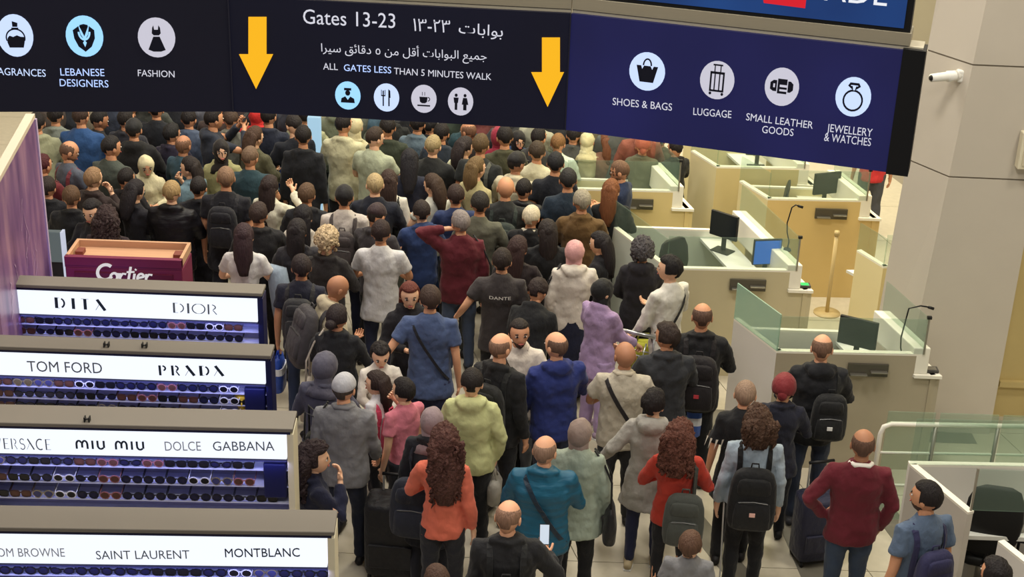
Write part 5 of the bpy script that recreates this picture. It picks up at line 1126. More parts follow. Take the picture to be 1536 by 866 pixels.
shoulder_bag(PEOPLE['greycap'], 'black shoulder bag on the left of the man in the grey skullcap', -1, (24, 25, 28), .7, -.22)
p('greyhood', 486, 533, 1.64, 8, 'person with a raised slate-grey hood and grey coat', ('coat', (72, 72, 92), .40), ('trousers', (34, 34, 46)), ('hoodup', (82, 80, 98)), 'pp', 0, f=True, w=1.08)
p('girl', 574, 560, 1.38, -62, 'girl in a white t-shirt with dark hair, looking left', ('tee', (222, 220, 224)), ('trousers', (30, 32, 42)), ('long', (40, 26, 24), .22), 'dp', 2, f=True, w=.9)
backpack(PEOPLE['girl'], 'bright pink backpack on the girl in the white t-shirt', (214, 62, 98), .85, .62)
p('glass', 600, 566, 1.46, -40, 'dark-haired child in a pink top behind the girl, hand at the face', ('tee', (212, 112, 132)), ('trousers', (30, 32, 42)), ('short', HB), 'dm', 2, w=.9)
p('boy', 563, 512, 1.36, 165, 'boy in a cream shirt looking down, left of the big blue t-shirt', ('shirt', (214, 206, 196)), ('trousers', (50, 50, 60)), ('thick', (28, 22, 22)), 'ff', 2, tilt=18, w=.9)
p('lime', 708, 556, 1.66, 6, 'woman in a pale lime hoodie whose head is hidden by a black rucksack', ('hoodie', (200, 204, 142)), ('trousers', (26, 28, 34)), ('short', (30, 24, 24)), 'pk', 2, f=True, w=1.14, tilt=20)
held_bag(PEOPLE['lime'], 1, 'crumpled clear grey plastic bag held beside the lime hoodie', (168, 164, 156), .22, .22)
p('baldpack', 757, 500, 1.74, 28, 'bald man in a black jacket facing right, carrying a big black rucksack', ('jacket', (24, 24, 28)), ('trousers', (26, 28, 36)), ('balding', (86, 64, 54)), 'rd', 0, turn=12, w=1.08)
backpack(PEOPLE['baldpack'], 'big black rucksack on the bald man beside the blue hoodie', (24, 25, 27), 1.1, .66)
p('polo', 776, 481, 1.74, 178, 'bearded man in a white polo facing us and looking at his phone', ('tee', (214, 202, 190)), ('jeans', (110, 116, 128)), ('short', (36, 28, 26)), 'pd', 1, tilt=-4, turn=-8, beard=True, w=1.04, under=(220, 208, 196))
crossbody(PEOPLE['polo'], 'brown crossbody strap over the white polo', (60, 46, 40), -1, False, .03); phone(PEOPLE['polo'], -1, 'dark phone in the hands of the man in the white polo', False)
p('blueh', 833, 500, 1.76, -18, 'man in a royal blue hoodie with thinning dark hair', ('hoodie', (30, 44, 116)), ('jeans', (50, 58, 84)), ('balding', (48, 36, 34)), 'rp', 0, turn=-22, w=1.12)
p('tanb', 939, 515, 1.74, 2, 'bald man in a beige polo with a dark crossbody strap', ('tee', (182, 172, 154)), ('trousers', (40, 40, 46)), ('bald', (196, 130, 100)), 'pp', 3, w=1.14, under=(182, 172, 154))
crossbody(PEOPLE['tanb'], 'dark crossbody strap over the beige polo', (34, 30, 34), 1, False)
p('darkj', 1003, 487, 1.76, -6, 'man with brown hair in a charcoal jacket, face turned left', ('jacket', (44, 46, 52)), ('trousers', (28, 30, 38)), ('thick', (44, 32, 28)), 'pp', 1, turn=-38, w=1.12)
p('rucks', 1055, 457, 1.78, 6, 'balding man in a black jacket with a large black rucksack by the booth corner', ('jacket', (26, 26, 30)), ('trousers', (26, 28, 34)), ('balding', (52, 40, 38)), 'pp', 1, w=1.08)
backpack(PEOPLE['rucks'], 'large black rucksack with a reddish badge near the booth corner', (30, 26, 30), 1.15, .64, accent=(180, 60, 70))
p('lilac', 903, 420, 1.60, 42, 'woman in a lilac tracksuit and black headscarf, reaching to the right', ('coat', (168, 138, 186), .40, 1, .2), ('wide', (166, 138, 186)), ('hijab', (22, 22, 26)), 'fg', 2, f=True, w=1.05, turn=12, shoe=(150, 130, 150))
p('whsh', 1008, 386, 1.76, -38, 'slim young man in a white shirt leaning back, looking left', ('shirt', (222, 218, 208)), ('trousers', (208, 204, 198)), ('thick', (24, 20, 22)), 'rp', 2, turn=-30, w=.96)
crossbody(PEOPLE['whsh'], 'thin black crossbody strap over the white shirt', (28, 28, 32), -1, False, .025)
p('curlg', 962, 360, 1.66, 2, 'woman with a mass of curly grey-black hair in a black hoodie', ('hoodie', (32, 30, 38)), ('trousers', (24, 25, 30)), ('afro', (70, 66, 70)), 'ff', 1, f=True, w=1.05)
p('pinkh', 857, 360, 1.62, 2, 'woman in a pink headscarf and white hoodie', ('hoodie', (216, 206, 194)), ('skirt', (26, 30, 56)), ('hijab', (214, 152, 152)), 'dp', 0, f=True, w=1.12)
shoulder_bag(PEOPLE['pinkh'], 'small black shoulder bag at the left of the white hoodie', -1, (34, 32, 36), .6)
p('facel', 903, 350, 1.62, -70, 'woman with long black hair in a black coat, profile to the left', ('coat', (24, 24, 30)), ('trousers', BK), ('long', (26, 20, 24), .34), 'pp', 2, f=True)
p('dante', 758, 374, 1.74, 2, 'man in a washed black t-shirt with white letters across the shoulders', ('tee', (62, 56, 58), .42), ('trousers', (36, 36, 42)), ('short', (40, 30, 28)), 'od', 0, w=1.12, turn=3)
P = PEOPLE['dante']; tm2 = text_mesh('DANTE'); xs = [v.co.x for v in tm2.vertices]; x0_, x1_ = min(xs), max(xs); h = P['h']
for v in tm2.vertices:
    x = ((v.co.x - x0_) / (x1_ - x0_) - .5) * .20; z = v.co.y * .045 + .745 * h; q = P['bvh'].ray_cast(Vector((x, -1, z)), Vector((0, 1, 0)))
    y_ = q[0].y if q[0] else -.12; v.co = Vector((x, y_ - .022, z))
tm2.materials.clear(); tm2.materials.append(mat((226, 222, 216), .6)); lo_ = bpy.data.objects.new('lettering', tm2); COL.objects.link(lo_); lo_.parent = P['o']
p('bend', 806, 418, 1.60, 20, 'person in a black jacket bending forward beside the washed black t-shirt', ('jacket', (24, 25, 30)), ('trousers', BK), ('thick', (40, 28, 28)), 'gg', 1, lean=24, w=1.15, tilt=15)
p('bigblue', 645, 430, 1.80, 2, 'large man in a steel-blue t-shirt with a thin dark crossbody strap', ('tee', (66, 84, 128), .42), ('shorts', (40, 48, 88)), ('short', (62, 46, 40)), 'od', 0, w=1.14)
crossbody(PEOPLE['bigblue'], 'thin dark crossbody strap over the steel-blue t-shirt', (24, 26, 36), 1, False, .025)
p('aubf', 614, 424, 1.62, 165, 'woman with auburn hair facing us beside the steel-blue t-shirt', ('jacket', (26, 24, 32)), ('trousers', BK), ('long', (96, 44, 36), .30), 'pp', 2, f=True)
p('whtee', 571, 332, 1.78, 3, 'man in a white t-shirt with a dark strap on the left shoulder, navy jeans', ('tee', (206, 204, 208), .43), ('jeans', (26, 34, 66)), ('short', (44, 30, 30)), 'pp', 1, w=1.06)
p('burgh', 694, 316, 1.76, -14, 'grey-haired man in a burgundy sweater raising his left hand to his head', ('long', (98, 24, 38)), ('jeans', (62, 76, 104)), ('short', (128, 118, 116)), 'Hd', 0, w=1.14)
shoulder_bag(PEOPLE['burgh'], 'black bag hanging at the right hip of the grey-haired man in burgundy', 1, (24, 26, 34), 1.0, .02)
p('bunw', 512, 462, 1.64, 6, 'woman with dark hair in a bun, black coat and beige shoulder strap', ('coat', (24, 25, 31), .42), ('trousers', BK), ('bun', (36, 26, 28)), 'pp', 1, f=True, w=1.12)
shoulder_bag(PEOPLE['bunw'], 'beige tote bag hanging left of the woman in the black coat', -1, (176, 164, 150), 1.1, .02)
p('baldbe', 505, 414, 1.70, 62, 'bald man in a beige hooded jacket leaning forward to the right', ('hoodie', (190, 176, 146)), ('jeans', (44, 58, 92)), ('bald', (206, 140, 112)), 'rp', 3, lean=14, tilt=12, w=1.05)
backpack(PEOPLE['baldbe'], 'dark grey rucksack on the bald man in the beige hooded jacket', (66, 62, 66), 1.15, .66)
p('navtee', 455, 384, 1.74, 3, 'man in a dark navy t-shirt behind the beige hooded jacket', ('tee', (34, 36, 54)), ('jeans', (44, 58, 92)), ('short', (42, 32, 34)), 'dd', 1, w=1.08)
backpack(PEOPLE['navtee'], 'dark grey backpack on the man in the dark navy t-shirt', (46, 46, 50), .95, .68)
held_bag(PEOPLE['navtee'], -1, 'blue and white duty-free carrier bag beside the third display', (34, 76, 190), .24, .34, c2=(225, 228, 236))
p('denimj', 368, 335, 1.64, 6, 'woman with long dark hair in a white top carrying a pale denim jacket', ('tee', (212, 208, 210)), ('trousers', (36, 36, 46)), ('long', (52, 34, 40), .36), 'pp', 2, f=True)
P = PEOPLE['denimj']; o_, put = worn(P, 'denim_jacket', 'pale denim jacket draped over the arm of the long-haired woman in white', 'jacket', P['T']((.14, .05, .6)))
q_ = P['hand'][1][2]; m_ = MB(); m_.loft([q_ + Vector(v) for v in ((-.06, .04, .12), (.03, .02, .08), (.06, .0, -.08), (.07, 0, -.28), (.08, .0, -.5))], [.05, .10, .11, .10, .08], [.07, .09, .08, .07, .05], 14); ob_ = put('folded_cloth', m_, mat((136, 152, 172), .85, 'denim'), smooth=True)
dm_ = ob_.modifiers.new('d', 'DISPLACE'); dm_.texture = TEX2; dm_.strength = .04

# ---- middle rows
p('bpman', 333, 250, 1.84, 4, 'tall broad man with a white collar wearing black, hands low', ('tee', (24, 24, 34), .40), ('trousers', (24, 26, 44)), ('crop', (108, 88, 70)), 'dd', 1, w=1.15)
backpack(PEOPLE['bpman'], 'black backpack with round grey print on the tall broad man', (26, 26, 36), 1.0, .69)
p('wlong', 403, 265, 1.66, 30, 'woman with long dark hair in a white jacket holding something up to the right', ('jacket', (208, 204, 184)), ('trousers', BK), ('long', (44, 32, 32), .42), 'pu', 2, f=True)
p('blkj', 394, 303, 1.72, -8, 'man in a black jacket standing just left of the long black-haired woman in cream', ('jacket', (26, 25, 31)), ('trousers', BK), ('short', (52, 38, 36)), 'pp', 1, w=1.05)
p('brnh', 463, 278, 1.74, 5, 'brown-haired man in black behind the long black-haired woman', ('jacket', (27, 28, 36)), ('trousers', BK), ('short', (84, 62, 46)), 'pp', 1)
p('creamb', 461, 311, 1.66, 3, 'woman with very long black hair over a cream jacket', ('jacket', (196, 186, 176)), ('trousers', (60, 52, 56)), ('long', (22, 18, 24), .50), 'pp', 2, f=True, w=1.08)
p('blondc', 482, 340, 1.62, 14, 'woman with blonde curly hair tied back with a dark scarf', ('jacket', (44, 40, 42)), ('trousers', BK), ('afro', (190, 164, 128)), 'pp', 2, f=True)
p('whpack', 509, 278, 1.76, 2, 'man in an off-white shirt and black cap with a grey backpack', ('shirt', (196, 186, 180)), ('jeans', (28, 34, 62)), ('cap', (24, 22, 28)), 'dd', 1, w=1.06)
backpack(PEOPLE['whpack'], 'grey backpack on the man in the off-white shirt', (74, 66, 68), .9, .66)
p('capr', 556, 306, 1.72, 28, 'man with a dark cap and grey jacket looking down to the right', ('jacket', (58, 54, 60)), ('trousers', BK), ('cap', (52, 34, 40)), 'pp', 1, tilt=16)
p('blondm', 555, 259, 1.76, 3, 'man with cropped fair hair in a dark navy sweater', ('long', (26, 30, 46)), ('trousers', (26, 30, 46)), ('crop', (158, 146, 100)), 'pp', 2, w=1.12)
p('lpackw', 590, 254, 1.62, 4, 'woman with long brown hair and a big black rucksack in grey-green trousers', ('long', (214, 208, 196)), ('trousers', (128, 132, 116)), ('long', (54, 38, 34), .34), 'dd', 2, f=True)
backpack(PEOPLE['lpackw'], 'big black rucksack on the woman in grey-green trousers', (28, 30, 32), 1.05, .60)
p('navylong', 621, 222, 1.68, 6, 'woman with long black hair in a navy top and blue jeans', ('long', (24, 30, 54)), ('jeans', (44, 70, 116)), ('long', (24, 22, 30), .34), 'pp', 1, f=True)
p('whjean', 657, 262, 1.64, -35, 'woman with brown hair and a white t-shirt in blue jeans, looking left', ('tee', (212, 212, 200)), ('jeans', (44, 72, 124)), ('long', (58, 42, 34), .26), 'pp', 2, f=True)
p('bluesw', 677, 279, 1.72, -4, 'dark-haired person in a blue sweater behind the grey-haired man in burgundy', ('long', (34, 50, 96)), ('trousers', BK), ('short', (48, 34, 32)), 'pp', 1)
p('greysw', 727, 284, 1.70, 12, 'person with dark hair in an olive-grey sweater', ('long', (94, 94, 80)), ('trousers', (60, 62, 58)), ('short', (38, 34, 32)), 'pp', 1)
p('khaki', 709, 233, 1.70, 42, 'woman with long light brown hair in a khaki t-shirt, looking right', ('tee', (168, 158, 112)), ('trousers', (100, 96, 80)), ('long', (104, 82, 52), .24), 'dd', 2, f=True, w=1.08)
crossbody(PEOPLE['khaki'], 'thin brown crossbody strap over the khaki t-shirt', (84, 66, 44), 1, False, .022)
p('baldgr', 766, 262, 1.74, 8, 'bald man in a dark top carrying a dark green backpack', ('long', (38, 40, 42)), ('trousers', (112, 124, 112)), ('bald', (190, 140, 90)), 'pp', 1)
backpack(PEOPLE['baldgr'], 'dark green backpack on the bald man in the dark top', (44, 54, 52), 1.1, .64)
p('marc', 781, 227, 1.74, 25, 'man in a black cap with a maroon scarf over a cream jacket', ('jacket', (196, 188, 160)), ('trousers', BK), ('cap', (28, 26, 30)), 'pp', 3, turn=15)
p('hunch', 792, 268, 1.62, 10, 'person in a puffy black coat beside the man in the cream jacket', ('puffer', (24, 26, 34)), ('trousers', BK), ('short', HB), 'pp', 1)
p('btee', 827, 227, 1.80, 6, 'tall man in a black t-shirt with bare forearms behind the dark teal t-shirt', ('tee', (22, 26, 38)), ('trousers', BK), ('short', (26, 26, 32)), 'dd', 1, w=1.06)
p('ttee', 846, 251, 1.78, -2, 'man in a dark teal t-shirt and blue jeans', ('tee', (28, 44, 62)), ('jeans', (64, 94, 122)), ('short', (36, 34, 36)), 'dd', 1, w=1.08)
p('leath', 870, 284, 1.74, 3, 'grey-haired man in a brown leather jacket', ('jacket', (100, 72, 36), .38), ('trousers', (60, 50, 44)), ('short', (140, 132, 116)), 'pp', 1, w=1.06)
p('auburn', 916, 270, 1.66, 2, 'woman with long auburn hair in black beside the booth glass', ('coat', (24, 26, 30)), ('trousers', BK), ('long', (112, 66, 38), .36), 'pp', 2, f=True)
p('white_h', 790, 311, 1.70, 12, 'white-haired person with a white collar and black coat', ('coat', (26, 26, 30)), ('trousers', BK), ('short', (196, 184, 160)), 'pp', 1, w=1.05, under=(190, 184, 170))
p('brwn', 784, 354, 1.62, 10, 'woman with long dark brown hair just above the washed black t-shirt', ('coat', (38, 28, 32)), ('trousers', BK), ('long', (50, 32, 32), .36), 'pp', 1, f=True)
p('officer', 931, 242, 1.76, -60, 'booth officer with a short beard in a navy polo', ('tee', (32, 46, 82)), ('trousers', (40, 44, 56)), ('crop', (70, 52, 40)), 'pp', 1, beard=True)
p('mid1', 452, 330, 1.66, 0, 'dark-haired woman in charcoal squeezed left of the blonde curly woman', ('jacket', (44, 42, 50)), ('trousers', BK), ('long', (30, 24, 28), .3), 'pp', 1, f=True)
p('mid2', 815, 330, 1.66, 0, 'person in black with dark hair right of the white-haired person', ('coat', (24, 25, 30)), ('trousers', BK), ('long', (34, 26, 26), .3), 'pp', 1, f=True)
p('mid3', 640, 300, 1.60, -20, 'small person in blue denim behind the white and blue jeans group', ('jacket', (36, 58, 110)), ('jeans', (40, 62, 112)), ('short', (40, 30, 30)), 'pp', 2)

# ---- left crowd above the maroon unit
p('maroon', 67, 232, 1.70, 20, 'person in a maroon hooded top and cream sleeves at the mauve wall', ('hoodie', (104, 26, 34)), ('trousers', BK), ('short', (70, 24, 30)), 'pp', 1)
p('greyred', 98, 213, 1.74, 40, 'bearded man in a grey-blue t-shirt with red straps, looking at his phone', ('tee', (84, 90, 106)), ('trousers', BK), ('balding', (60, 46, 40)), 'pp', 1, turn=20, tilt=12, beard=True)
backpack(PEOPLE['greyred'], 'dull red backpack on the bearded man in grey-blue', (128, 50, 60), .9, .62); phone(PEOPLE['greyred'], 1, 'phone held by the bearded man with red straps')
p('denims', 118, 158, 1.82, 4, 'broad man in a blue denim shirt at the back left', ('shirt', (34, 74, 132)), ('trousers', (30, 40, 70)), ('short', (56, 40, 34)), 'pp', 1, w=1.25)
p('green', 171, 203, 1.78, 25, 'man in a grey-green sweatshirt with dark hair turned to the right', ('long', (66, 74, 68)), ('trousers', BK), ('short', (30, 26, 28)), 'pp', 1, turn=20, w=1.15)
p('blackhood', 206, 180, 1.80, 2, 'man in a black hooded sweatshirt with a black cap, back row left', ('hoodie', (24, 24, 28)), ('trousers', BK), ('cap', (30, 30, 34)), 'pp', 1, w=1.15)
p('charc', 180, 166, 1.80, 15, 'man in a charcoal jacket with a dark beard, back row left', ('jacket', (44, 44, 54)), ('trousers', BK), ('short', (30, 24, 24)), 'pp', 1)
p('bk2', 240, 155, 1.84, 0, 'man in a black shirt standing in the back row beside the lilac light', ('shirt', (24, 27, 36)), ('trousers', BK), ('short', HB), 'pp', 1, w=1.1)
p('bk3', 153, 170, 1.74, 55, 'man with black hair and dark clothes looking right, next to the blue denim shirt', ('jacket', (30, 30, 36)), ('trousers', BK), ('short', (24, 20, 22)), 'pp', 3)
p('purp', 249, 192, 1.76, 20, 'man with black hair in a dark purple-striped jacket', ('jacket', (40, 34, 56)), ('trousers', BK), ('thick', (28, 26, 28)), 'pp', 1, turn=10)
p('tealb', 266, 206, 1.72, 25, 'balding man in a dark teal shirt just right of the dark purple jacket', ('shirt', (44, 74, 92)), ('trousers', BK), ('balding', (88, 62, 48)), 'pp', 3)
p('creamhij', 211, 238, 1.62, 165, 'woman in a cream headscarf and cream top facing us', ('jacket', (206, 196, 156)), ('trousers', BK), ('hijab', (214, 202, 160)), 'pp', 0, f=True, tilt=8)
p('dgirl', 283, 236, 1.64, -60, 'woman with long dark hair in a light denim jacket, looking left', ('jacket', (96, 124, 140)), ('trousers', BK), ('long', (36, 28, 28), .3), 'dm', 2, f=True)
p('fairr', 144, 252, 1.70, 30, 'fair-haired person in a dark brown jacket reaching to the right', ('jacket', (48, 34, 34)), ('trousers', BK), ('short', (134, 104, 76)), 'pm', 2)
p('blkw', 206, 272, 1.64, 40, 'black-haired woman in a black jacket holding papers near the maroon unit', ('jacket', (24, 22, 32)), ('trousers', BK), ('long', (26, 20, 26), .3), 'pp', 2, f=True, tilt=14)
p('puffb', 250, 270, 1.66, 5, 'fair-haired person wrapped in a big black puffer coat', ('puffer', (20, 18, 26)), ('trousers', BK), ('short', (150, 124, 84)), 'pp', 2, w=1.15)
p('brw2', 112, 281, 1.68, 0, 'brown-haired person in a black coat behind the totem', ('coat', (22, 22, 28)), ('trousers', BK), ('short', (84, 60, 42)), 'pp', 1)
p('facew', 131, 297, 1.60, -160, 'dark-haired woman in black facing us behind the maroon unit', ('jacket', (22, 20, 28)), ('trousers', BK), ('long', (26, 20, 24), .26), 'pp', 2, f=True, tilt=10)
p('plum', 151, 309, 1.58, 0, 'woman with wavy dark brown hair in a plum top just behind the maroon unit', ('coat', (44, 28, 36)), ('trousers', BK), ('curly', (48, 30, 32), .3), 'pp', 1, f=True)
p('lw1', 76, 268, 1.66, 0, 'person in a black coat between the maroon hood and the totem', ('coat', (22, 22, 30)), ('trousers', BK), ('short', (40, 30, 28)), 'pp', 1)
p('lw2', 88, 160, 1.76, 0, 'person in a grey and pale striped jacket at the far left back', ('jacket', (120, 128, 120)), ('trousers', BK), ('short', HB), 'dd', 1)
p('lw3', 180, 255, 1.62, 20, 'dark-haired person in black behind the fair-haired reacher', ('jacket', (26, 24, 30)), ('trousers', BK), ('short', HB), 'pp', 1)
p('lw4', 292, 268, 1.64, -10, 'person in a black coat below the light denim jacket', ('coat', (22, 22, 32)), ('trousers', (24, 26, 44)), ('short', (30, 24, 26)), 'pp', 1)
p('camo', 324, 207, 1.62, 176, 'woman in a black headscarf and yellow-green camouflage jacket facing us', ('jacket', (150, 146, 98)), ('trousers', (70, 72, 50)), ('hijab', (28, 22, 24)), 'kk', 2, f=True)
p('photo', 314, 160, 1.80, 60, 'man in a dark navy hoodie raising a phone to take a picture', ('hoodie', (40, 46, 62)), ('trousers', BK), ('short', HB), 'uu', 1)
phone(PEOPLE['photo'], 1, 'phone raised by the man in the dark navy hoodie', False)
p('tealpolo', 374, 221, 1.76, 3, 'man in a dark teal polo with greying hair', ('tee', (34, 62, 74)), ('trousers', BK), ('short', (104, 82, 66)), 'pp', 1, w=1.15)
p('redh', 377, 164, 1.70, 2, 'person with a raised bright red hood', ('hoodie', (204, 34, 36)), ('trousers', BK), ('hoodup', (214, 34, 34)), 'pp', 1)
p('olive', 387, 190, 1.68, 35, 'woman with long brown hair in an olive jacket in front of the red hood', ('jacket', (84, 82, 58)), ('trousers', BK), ('long', (66, 46, 36), .26), 'pp', 2, f=True)
p('bagman', 434, 171, 1.78, -30, 'man in a black top looking down to the left, holding a blue bag', ('long', (22, 26, 38)), ('trousers', (22, 24, 34)), ('short', (30, 24, 26)), 'pp', 2, tilt=16)
held_bag(PEOPLE['bagman'], -1, 'blue and white duty-free bag held in the back row left of the pale opening', (38, 92, 206), .22, .22, c2=(226, 232, 240))
p('scar', 352, 165, 1.70, 2, 'person in a grey coat left of the red hood', ('coat', (120, 120, 112)), ('trousers', BK), ('short', (64, 48, 40)), 'pp', 1, f=True)
p('nv2', 409, 160, 1.80, 5, 'man in a navy jacket right behind the red hood', ('jacket', (32, 38, 58)), ('trousers', BK), ('short', HB), 'pp', 1)
p('lime2', 452, 160, 1.76, 8, 'man in a pale yellow-green jacket in the back row', ('jacket', (150, 152, 116)), ('trousers', BK), ('short', HB), 'pp', 1)
p('sidest', 447, 184, 1.70, 6, 'person in a black jacket with white sleeve stripes', ('jacket', (24, 26, 34)), ('trousers', BK), ('short', HB), 'dd', 1, w=.85)
p('tallg', 506, 146, 1.84, 3, 'tall man in a grey-green hooded jacket and dark grey trousers, head behind the sign', ('hoodie', (104, 112, 92)), ('trousers', (54, 60, 56)), ('short', HB), 'dd', 1, w=1.12)
p('creamh2', 539, 176, 1.64, 10, 'woman in a cream headscarf and cream coat in the back row', ('coat', (194, 186, 148)), ('trousers', BK), ('hijab', (196, 184, 142)), 'pp', 0, f=True)
p('gtee', 564, 188, 1.76, 22, 'man in a pale grey-green t-shirt, face turned right', ('tee', (164, 172, 146)), ('trousers', (34, 38, 52)), ('short', (52, 40, 34)), 'pp', 2, turn=25, w=1.12)
p('blhij', 614, 168, 1.64, 35, 'woman in a light blue headscarf and top', ('coat', (128, 172, 190)), ('trousers', BK), ('hijab', (130, 176, 196)), 'pp', 2, f=True)
backpack(PEOPLE['blhij'], 'red backpack on the woman in light blue', (204, 46, 40), .9, .60)
p('dgreen', 588, 172, 1.70, 6, 'person with dark hair in a dark green jacket, back row', ('jacket', (44, 52, 40)), ('trousers', BK), ('short', HB), 'pp', 1)
p('fairo', 656, 200, 1.72, 20, 'older fair-haired person in a black sweater', ('long', (30, 32, 34)), ('trousers', BK), ('short', (150, 132, 96)), 'pp', 2, w=1.1)
p('headp', 651, 180, 1.68, 0, 'black-haired person with white headphones', ('jacket', (24, 26, 34)), ('trousers', BK), ('thick', (22, 20, 24)), 'pp', 1)
P = PEOPLE['headp']; o_, put = worn(P, 'headphones', 'white headphones on the black-haired person in the back row', 'headphones', P['head'])
m_ = MB(); m_.tube([P['head'] + Vector((math.cos(math.radians(a_)) * .098, -.01, math.sin(math.radians(a_)) * .135)) for a_ in range(0, 181, 15)], .010, 6, (0, 1, 0)); put('headband', m_, mat((225, 225, 225), .4), smooth=True)
for s in (-1, 1):
    m_ = MB(); m_.ell(P['head'] + Vector((s * .092, -.01, 0)), (.02, .035, .04), 10, 6); put('ear_cup', m_, mat((225, 225, 225), .4), smooth=True)
p('whtop', 689, 204, 1.64, 30, 'woman with dark hair and a pale cream top, back row centre', ('long', (202, 204, 170)), ('trousers', BK), ('long', (40, 32, 34), .24), 'pp', 2, f=True)
p('brownf', 711, 187, 1.74, -35, 'balding man in a dark jacket looking left, back row', ('jacket', (38, 38, 40)), ('trousers', BK), ('balding', (84, 58, 44)), 'pp', 3)
p('bttee', 728, 197, 1.78, 20, 'man in a black t-shirt with pale backpack straps and a bare arm', ('tee', (34, 38, 40)), ('trousers', BK), ('short', (84, 66, 44)), 'dd', 1, w=1.12)
backpack(PEOPLE['bttee'], 'dark grey backpack with pale straps on the man in the black t-shirt', (84, 86, 80), .8, .68)
p('mag', 747, 192, 1.70, 5, 'person with a raised crimson hood and crimson coat', ('coat', (150, 28, 56)), ('trousers', (90, 22, 34)), ('hoodup', (150, 28, 56)), 'pp', 1)
p('bluehij', 784, 201, 1.62, 160, 'woman in a black headscarf and blue jacket facing us, back row', ('jacket', (42, 74, 126)), ('trousers', BK), ('hijab', (24, 22, 26)), 'pp', 2, f=True)
p('stripe', 799, 210, 1.72, 5, 'man with dark hair in a cream and black striped shirt', ('shirt', (196, 190, 160)), ('trousers', BK), ('short', (58, 46, 36)), 'pp', 1)
p('lblue', 843, 202, 1.60, 10, 'person in a pale blue-white shirt near the booths, back row', ('shirt', (190, 204, 196)), ('trousers', (70, 74, 80)), ('short', (118, 84, 50)), 'pp', 1, w=1.05)
p('lcream', 888, 204, 1.60, 20, 'person in a cream headscarf and cream jacket near the booths', ('jacket', (202, 196, 152)), ('trousers', BK), ('hijab', (206, 198, 150)), 'pp', 1, f=True)
p('brn3', 905, 205, 1.60, -20, 'woman with long reddish brown hair near the booths, back row', ('coat', (132, 92, 72)), ('trousers', BK), ('long', (104, 62, 40), .24), 'pp', 1, f=True)
p('dg2', 868, 192, 1.60, 5, 'man in a dark grey jacket between the pale shirt and the cream headscarf', ('jacket', (74, 76, 74)), ('trousers', BK), ('short', HB), 'pp', 1)
p('dg3', 932, 198, 1.60, 0, 'man in a dark olive coat, back row near the booths', ('coat', (70, 74, 54)), ('trousers', BK), ('short', HB), 'pp', 1)
p('dg4', 962, 206, 1.60, 12, 'person with a reddish scarf behind the booth glass, back row', ('jacket', (96, 96, 74)), ('trousers', BK), ('turban', (168, 84, 60)), 'pp', 1, f=True)
p('dg5', 985, 200, 1.60, 0, 'man in a grey-brown jacket, rightmost of the back row before the booths', ('jacket', (90, 86, 70)), ('trousers', BK), ('short', HB), 'pp', 1)
p('dg6', 1008, 214, 1.60, -30, 'man in black under the shoe icon of the sign, half hidden', ('jacket', (24, 24, 28)), ('trousers', BK), ('short', HB), 'pp', 1)
p('redfar', 1327, 168, 1.74, 5, 'person in a red top and dark trousers beside the big column, far back', ('tee', (214, 44, 48)), ('trousers', (74, 76, 84)), ('short', HB), 'dd', 1)
# ---- people packed behind them, heads cut by the sign
far = [(62, 168, 'pale khaki', (150, 152, 120)), (205, 150, 'black', (30, 32, 40)), (272, 168, 'slate blue', (70, 84, 112)), (335, 150, 'dark brown', (60, 46, 44)), (430, 148, 'black', (26, 28, 34)), (520, 168, 'cream', (190, 186, 150)),
       (560, 160, 'light sage', (150, 160, 140)), (595, 156, 'black', (28, 30, 32)), (636, 172, 'steel blue', (84, 104, 120)), (672, 186, 'dark navy', (34, 44, 60)), (694, 178, 'dark teal', (44, 74, 84)), (764, 186, 'dark olive', (66, 66, 46)),
       (818, 196, 'charcoal', (56, 58, 58)), (948, 192, 'black', (36, 38, 36))]
for i, (x, y, cn, c) in enumerate(far):
    p('far%d' % i, x, y, 1.76, (i * 37) % 50 - 20, 'person in a %s jacket, very back row under the sign, %s' % (cn, 'far left' if x < 300 else ('left of centre' if x < 560 else ('near the middle' if x < 740 else 'near the booths'))), ('jacket', c), ('trousers', BK), ('short', HB), 'pp', 1, group='back row under the sign')
last = [(66, 'below the fragrance icon', (70, 60, 56), 'brown'), (100, 'left of the necklace icon', (44, 48, 58), 'black'), (134, 'below the necklace icon', (150, 140, 120), 'beige'), (170, 'right of the necklace icon', (52, 60, 80), 'navy'), (222, 'below the dress icon', (66, 70, 66), 'grey-green'),
        (262, 'right of the dress icon', (34, 36, 44), 'black'), (318, 'left of the left seam', (90, 92, 104), 'grey'), (350, 'below the left seam', (52, 40, 44), 'dark plum'), (392, 'below the left yellow arrow', (58, 62, 70), 'dark grey'), (436, 'left of the pale blue lit gap', (40, 46, 60), 'navy'), (482, 'under the letters ALL', (164, 160, 130), 'sand'), (526, 'below the officer icon', (90, 96, 84), 'moss'), (580, 'below the fork and knife icon', (60, 90, 110), 'blue-grey'),
        (616, 'between the fork and cup icons', (36, 38, 44), 'black'), (650, 'below the cup icon', (130, 116, 88), 'tan'), (684, 'below the restroom icon', (44, 56, 46), 'bottle green'), (722, 'right of the restroom icon', (120, 60, 60), 'brick red'), (762, 'left of the right arrow', (60, 62, 66), 'dark grey'),
        (806, 'below the right yellow arrow', (150, 150, 130), 'pale grey'), (846, 'below the sign seam', (44, 46, 52), 'black'), (886, 'just right of the sign seam', (108, 100, 76), 'khaki'), (926, 'left of the shoe icon', (80, 84, 82), 'grey'), (964, 'below the shoe and bag icon', (140, 76, 60), 'rust')]
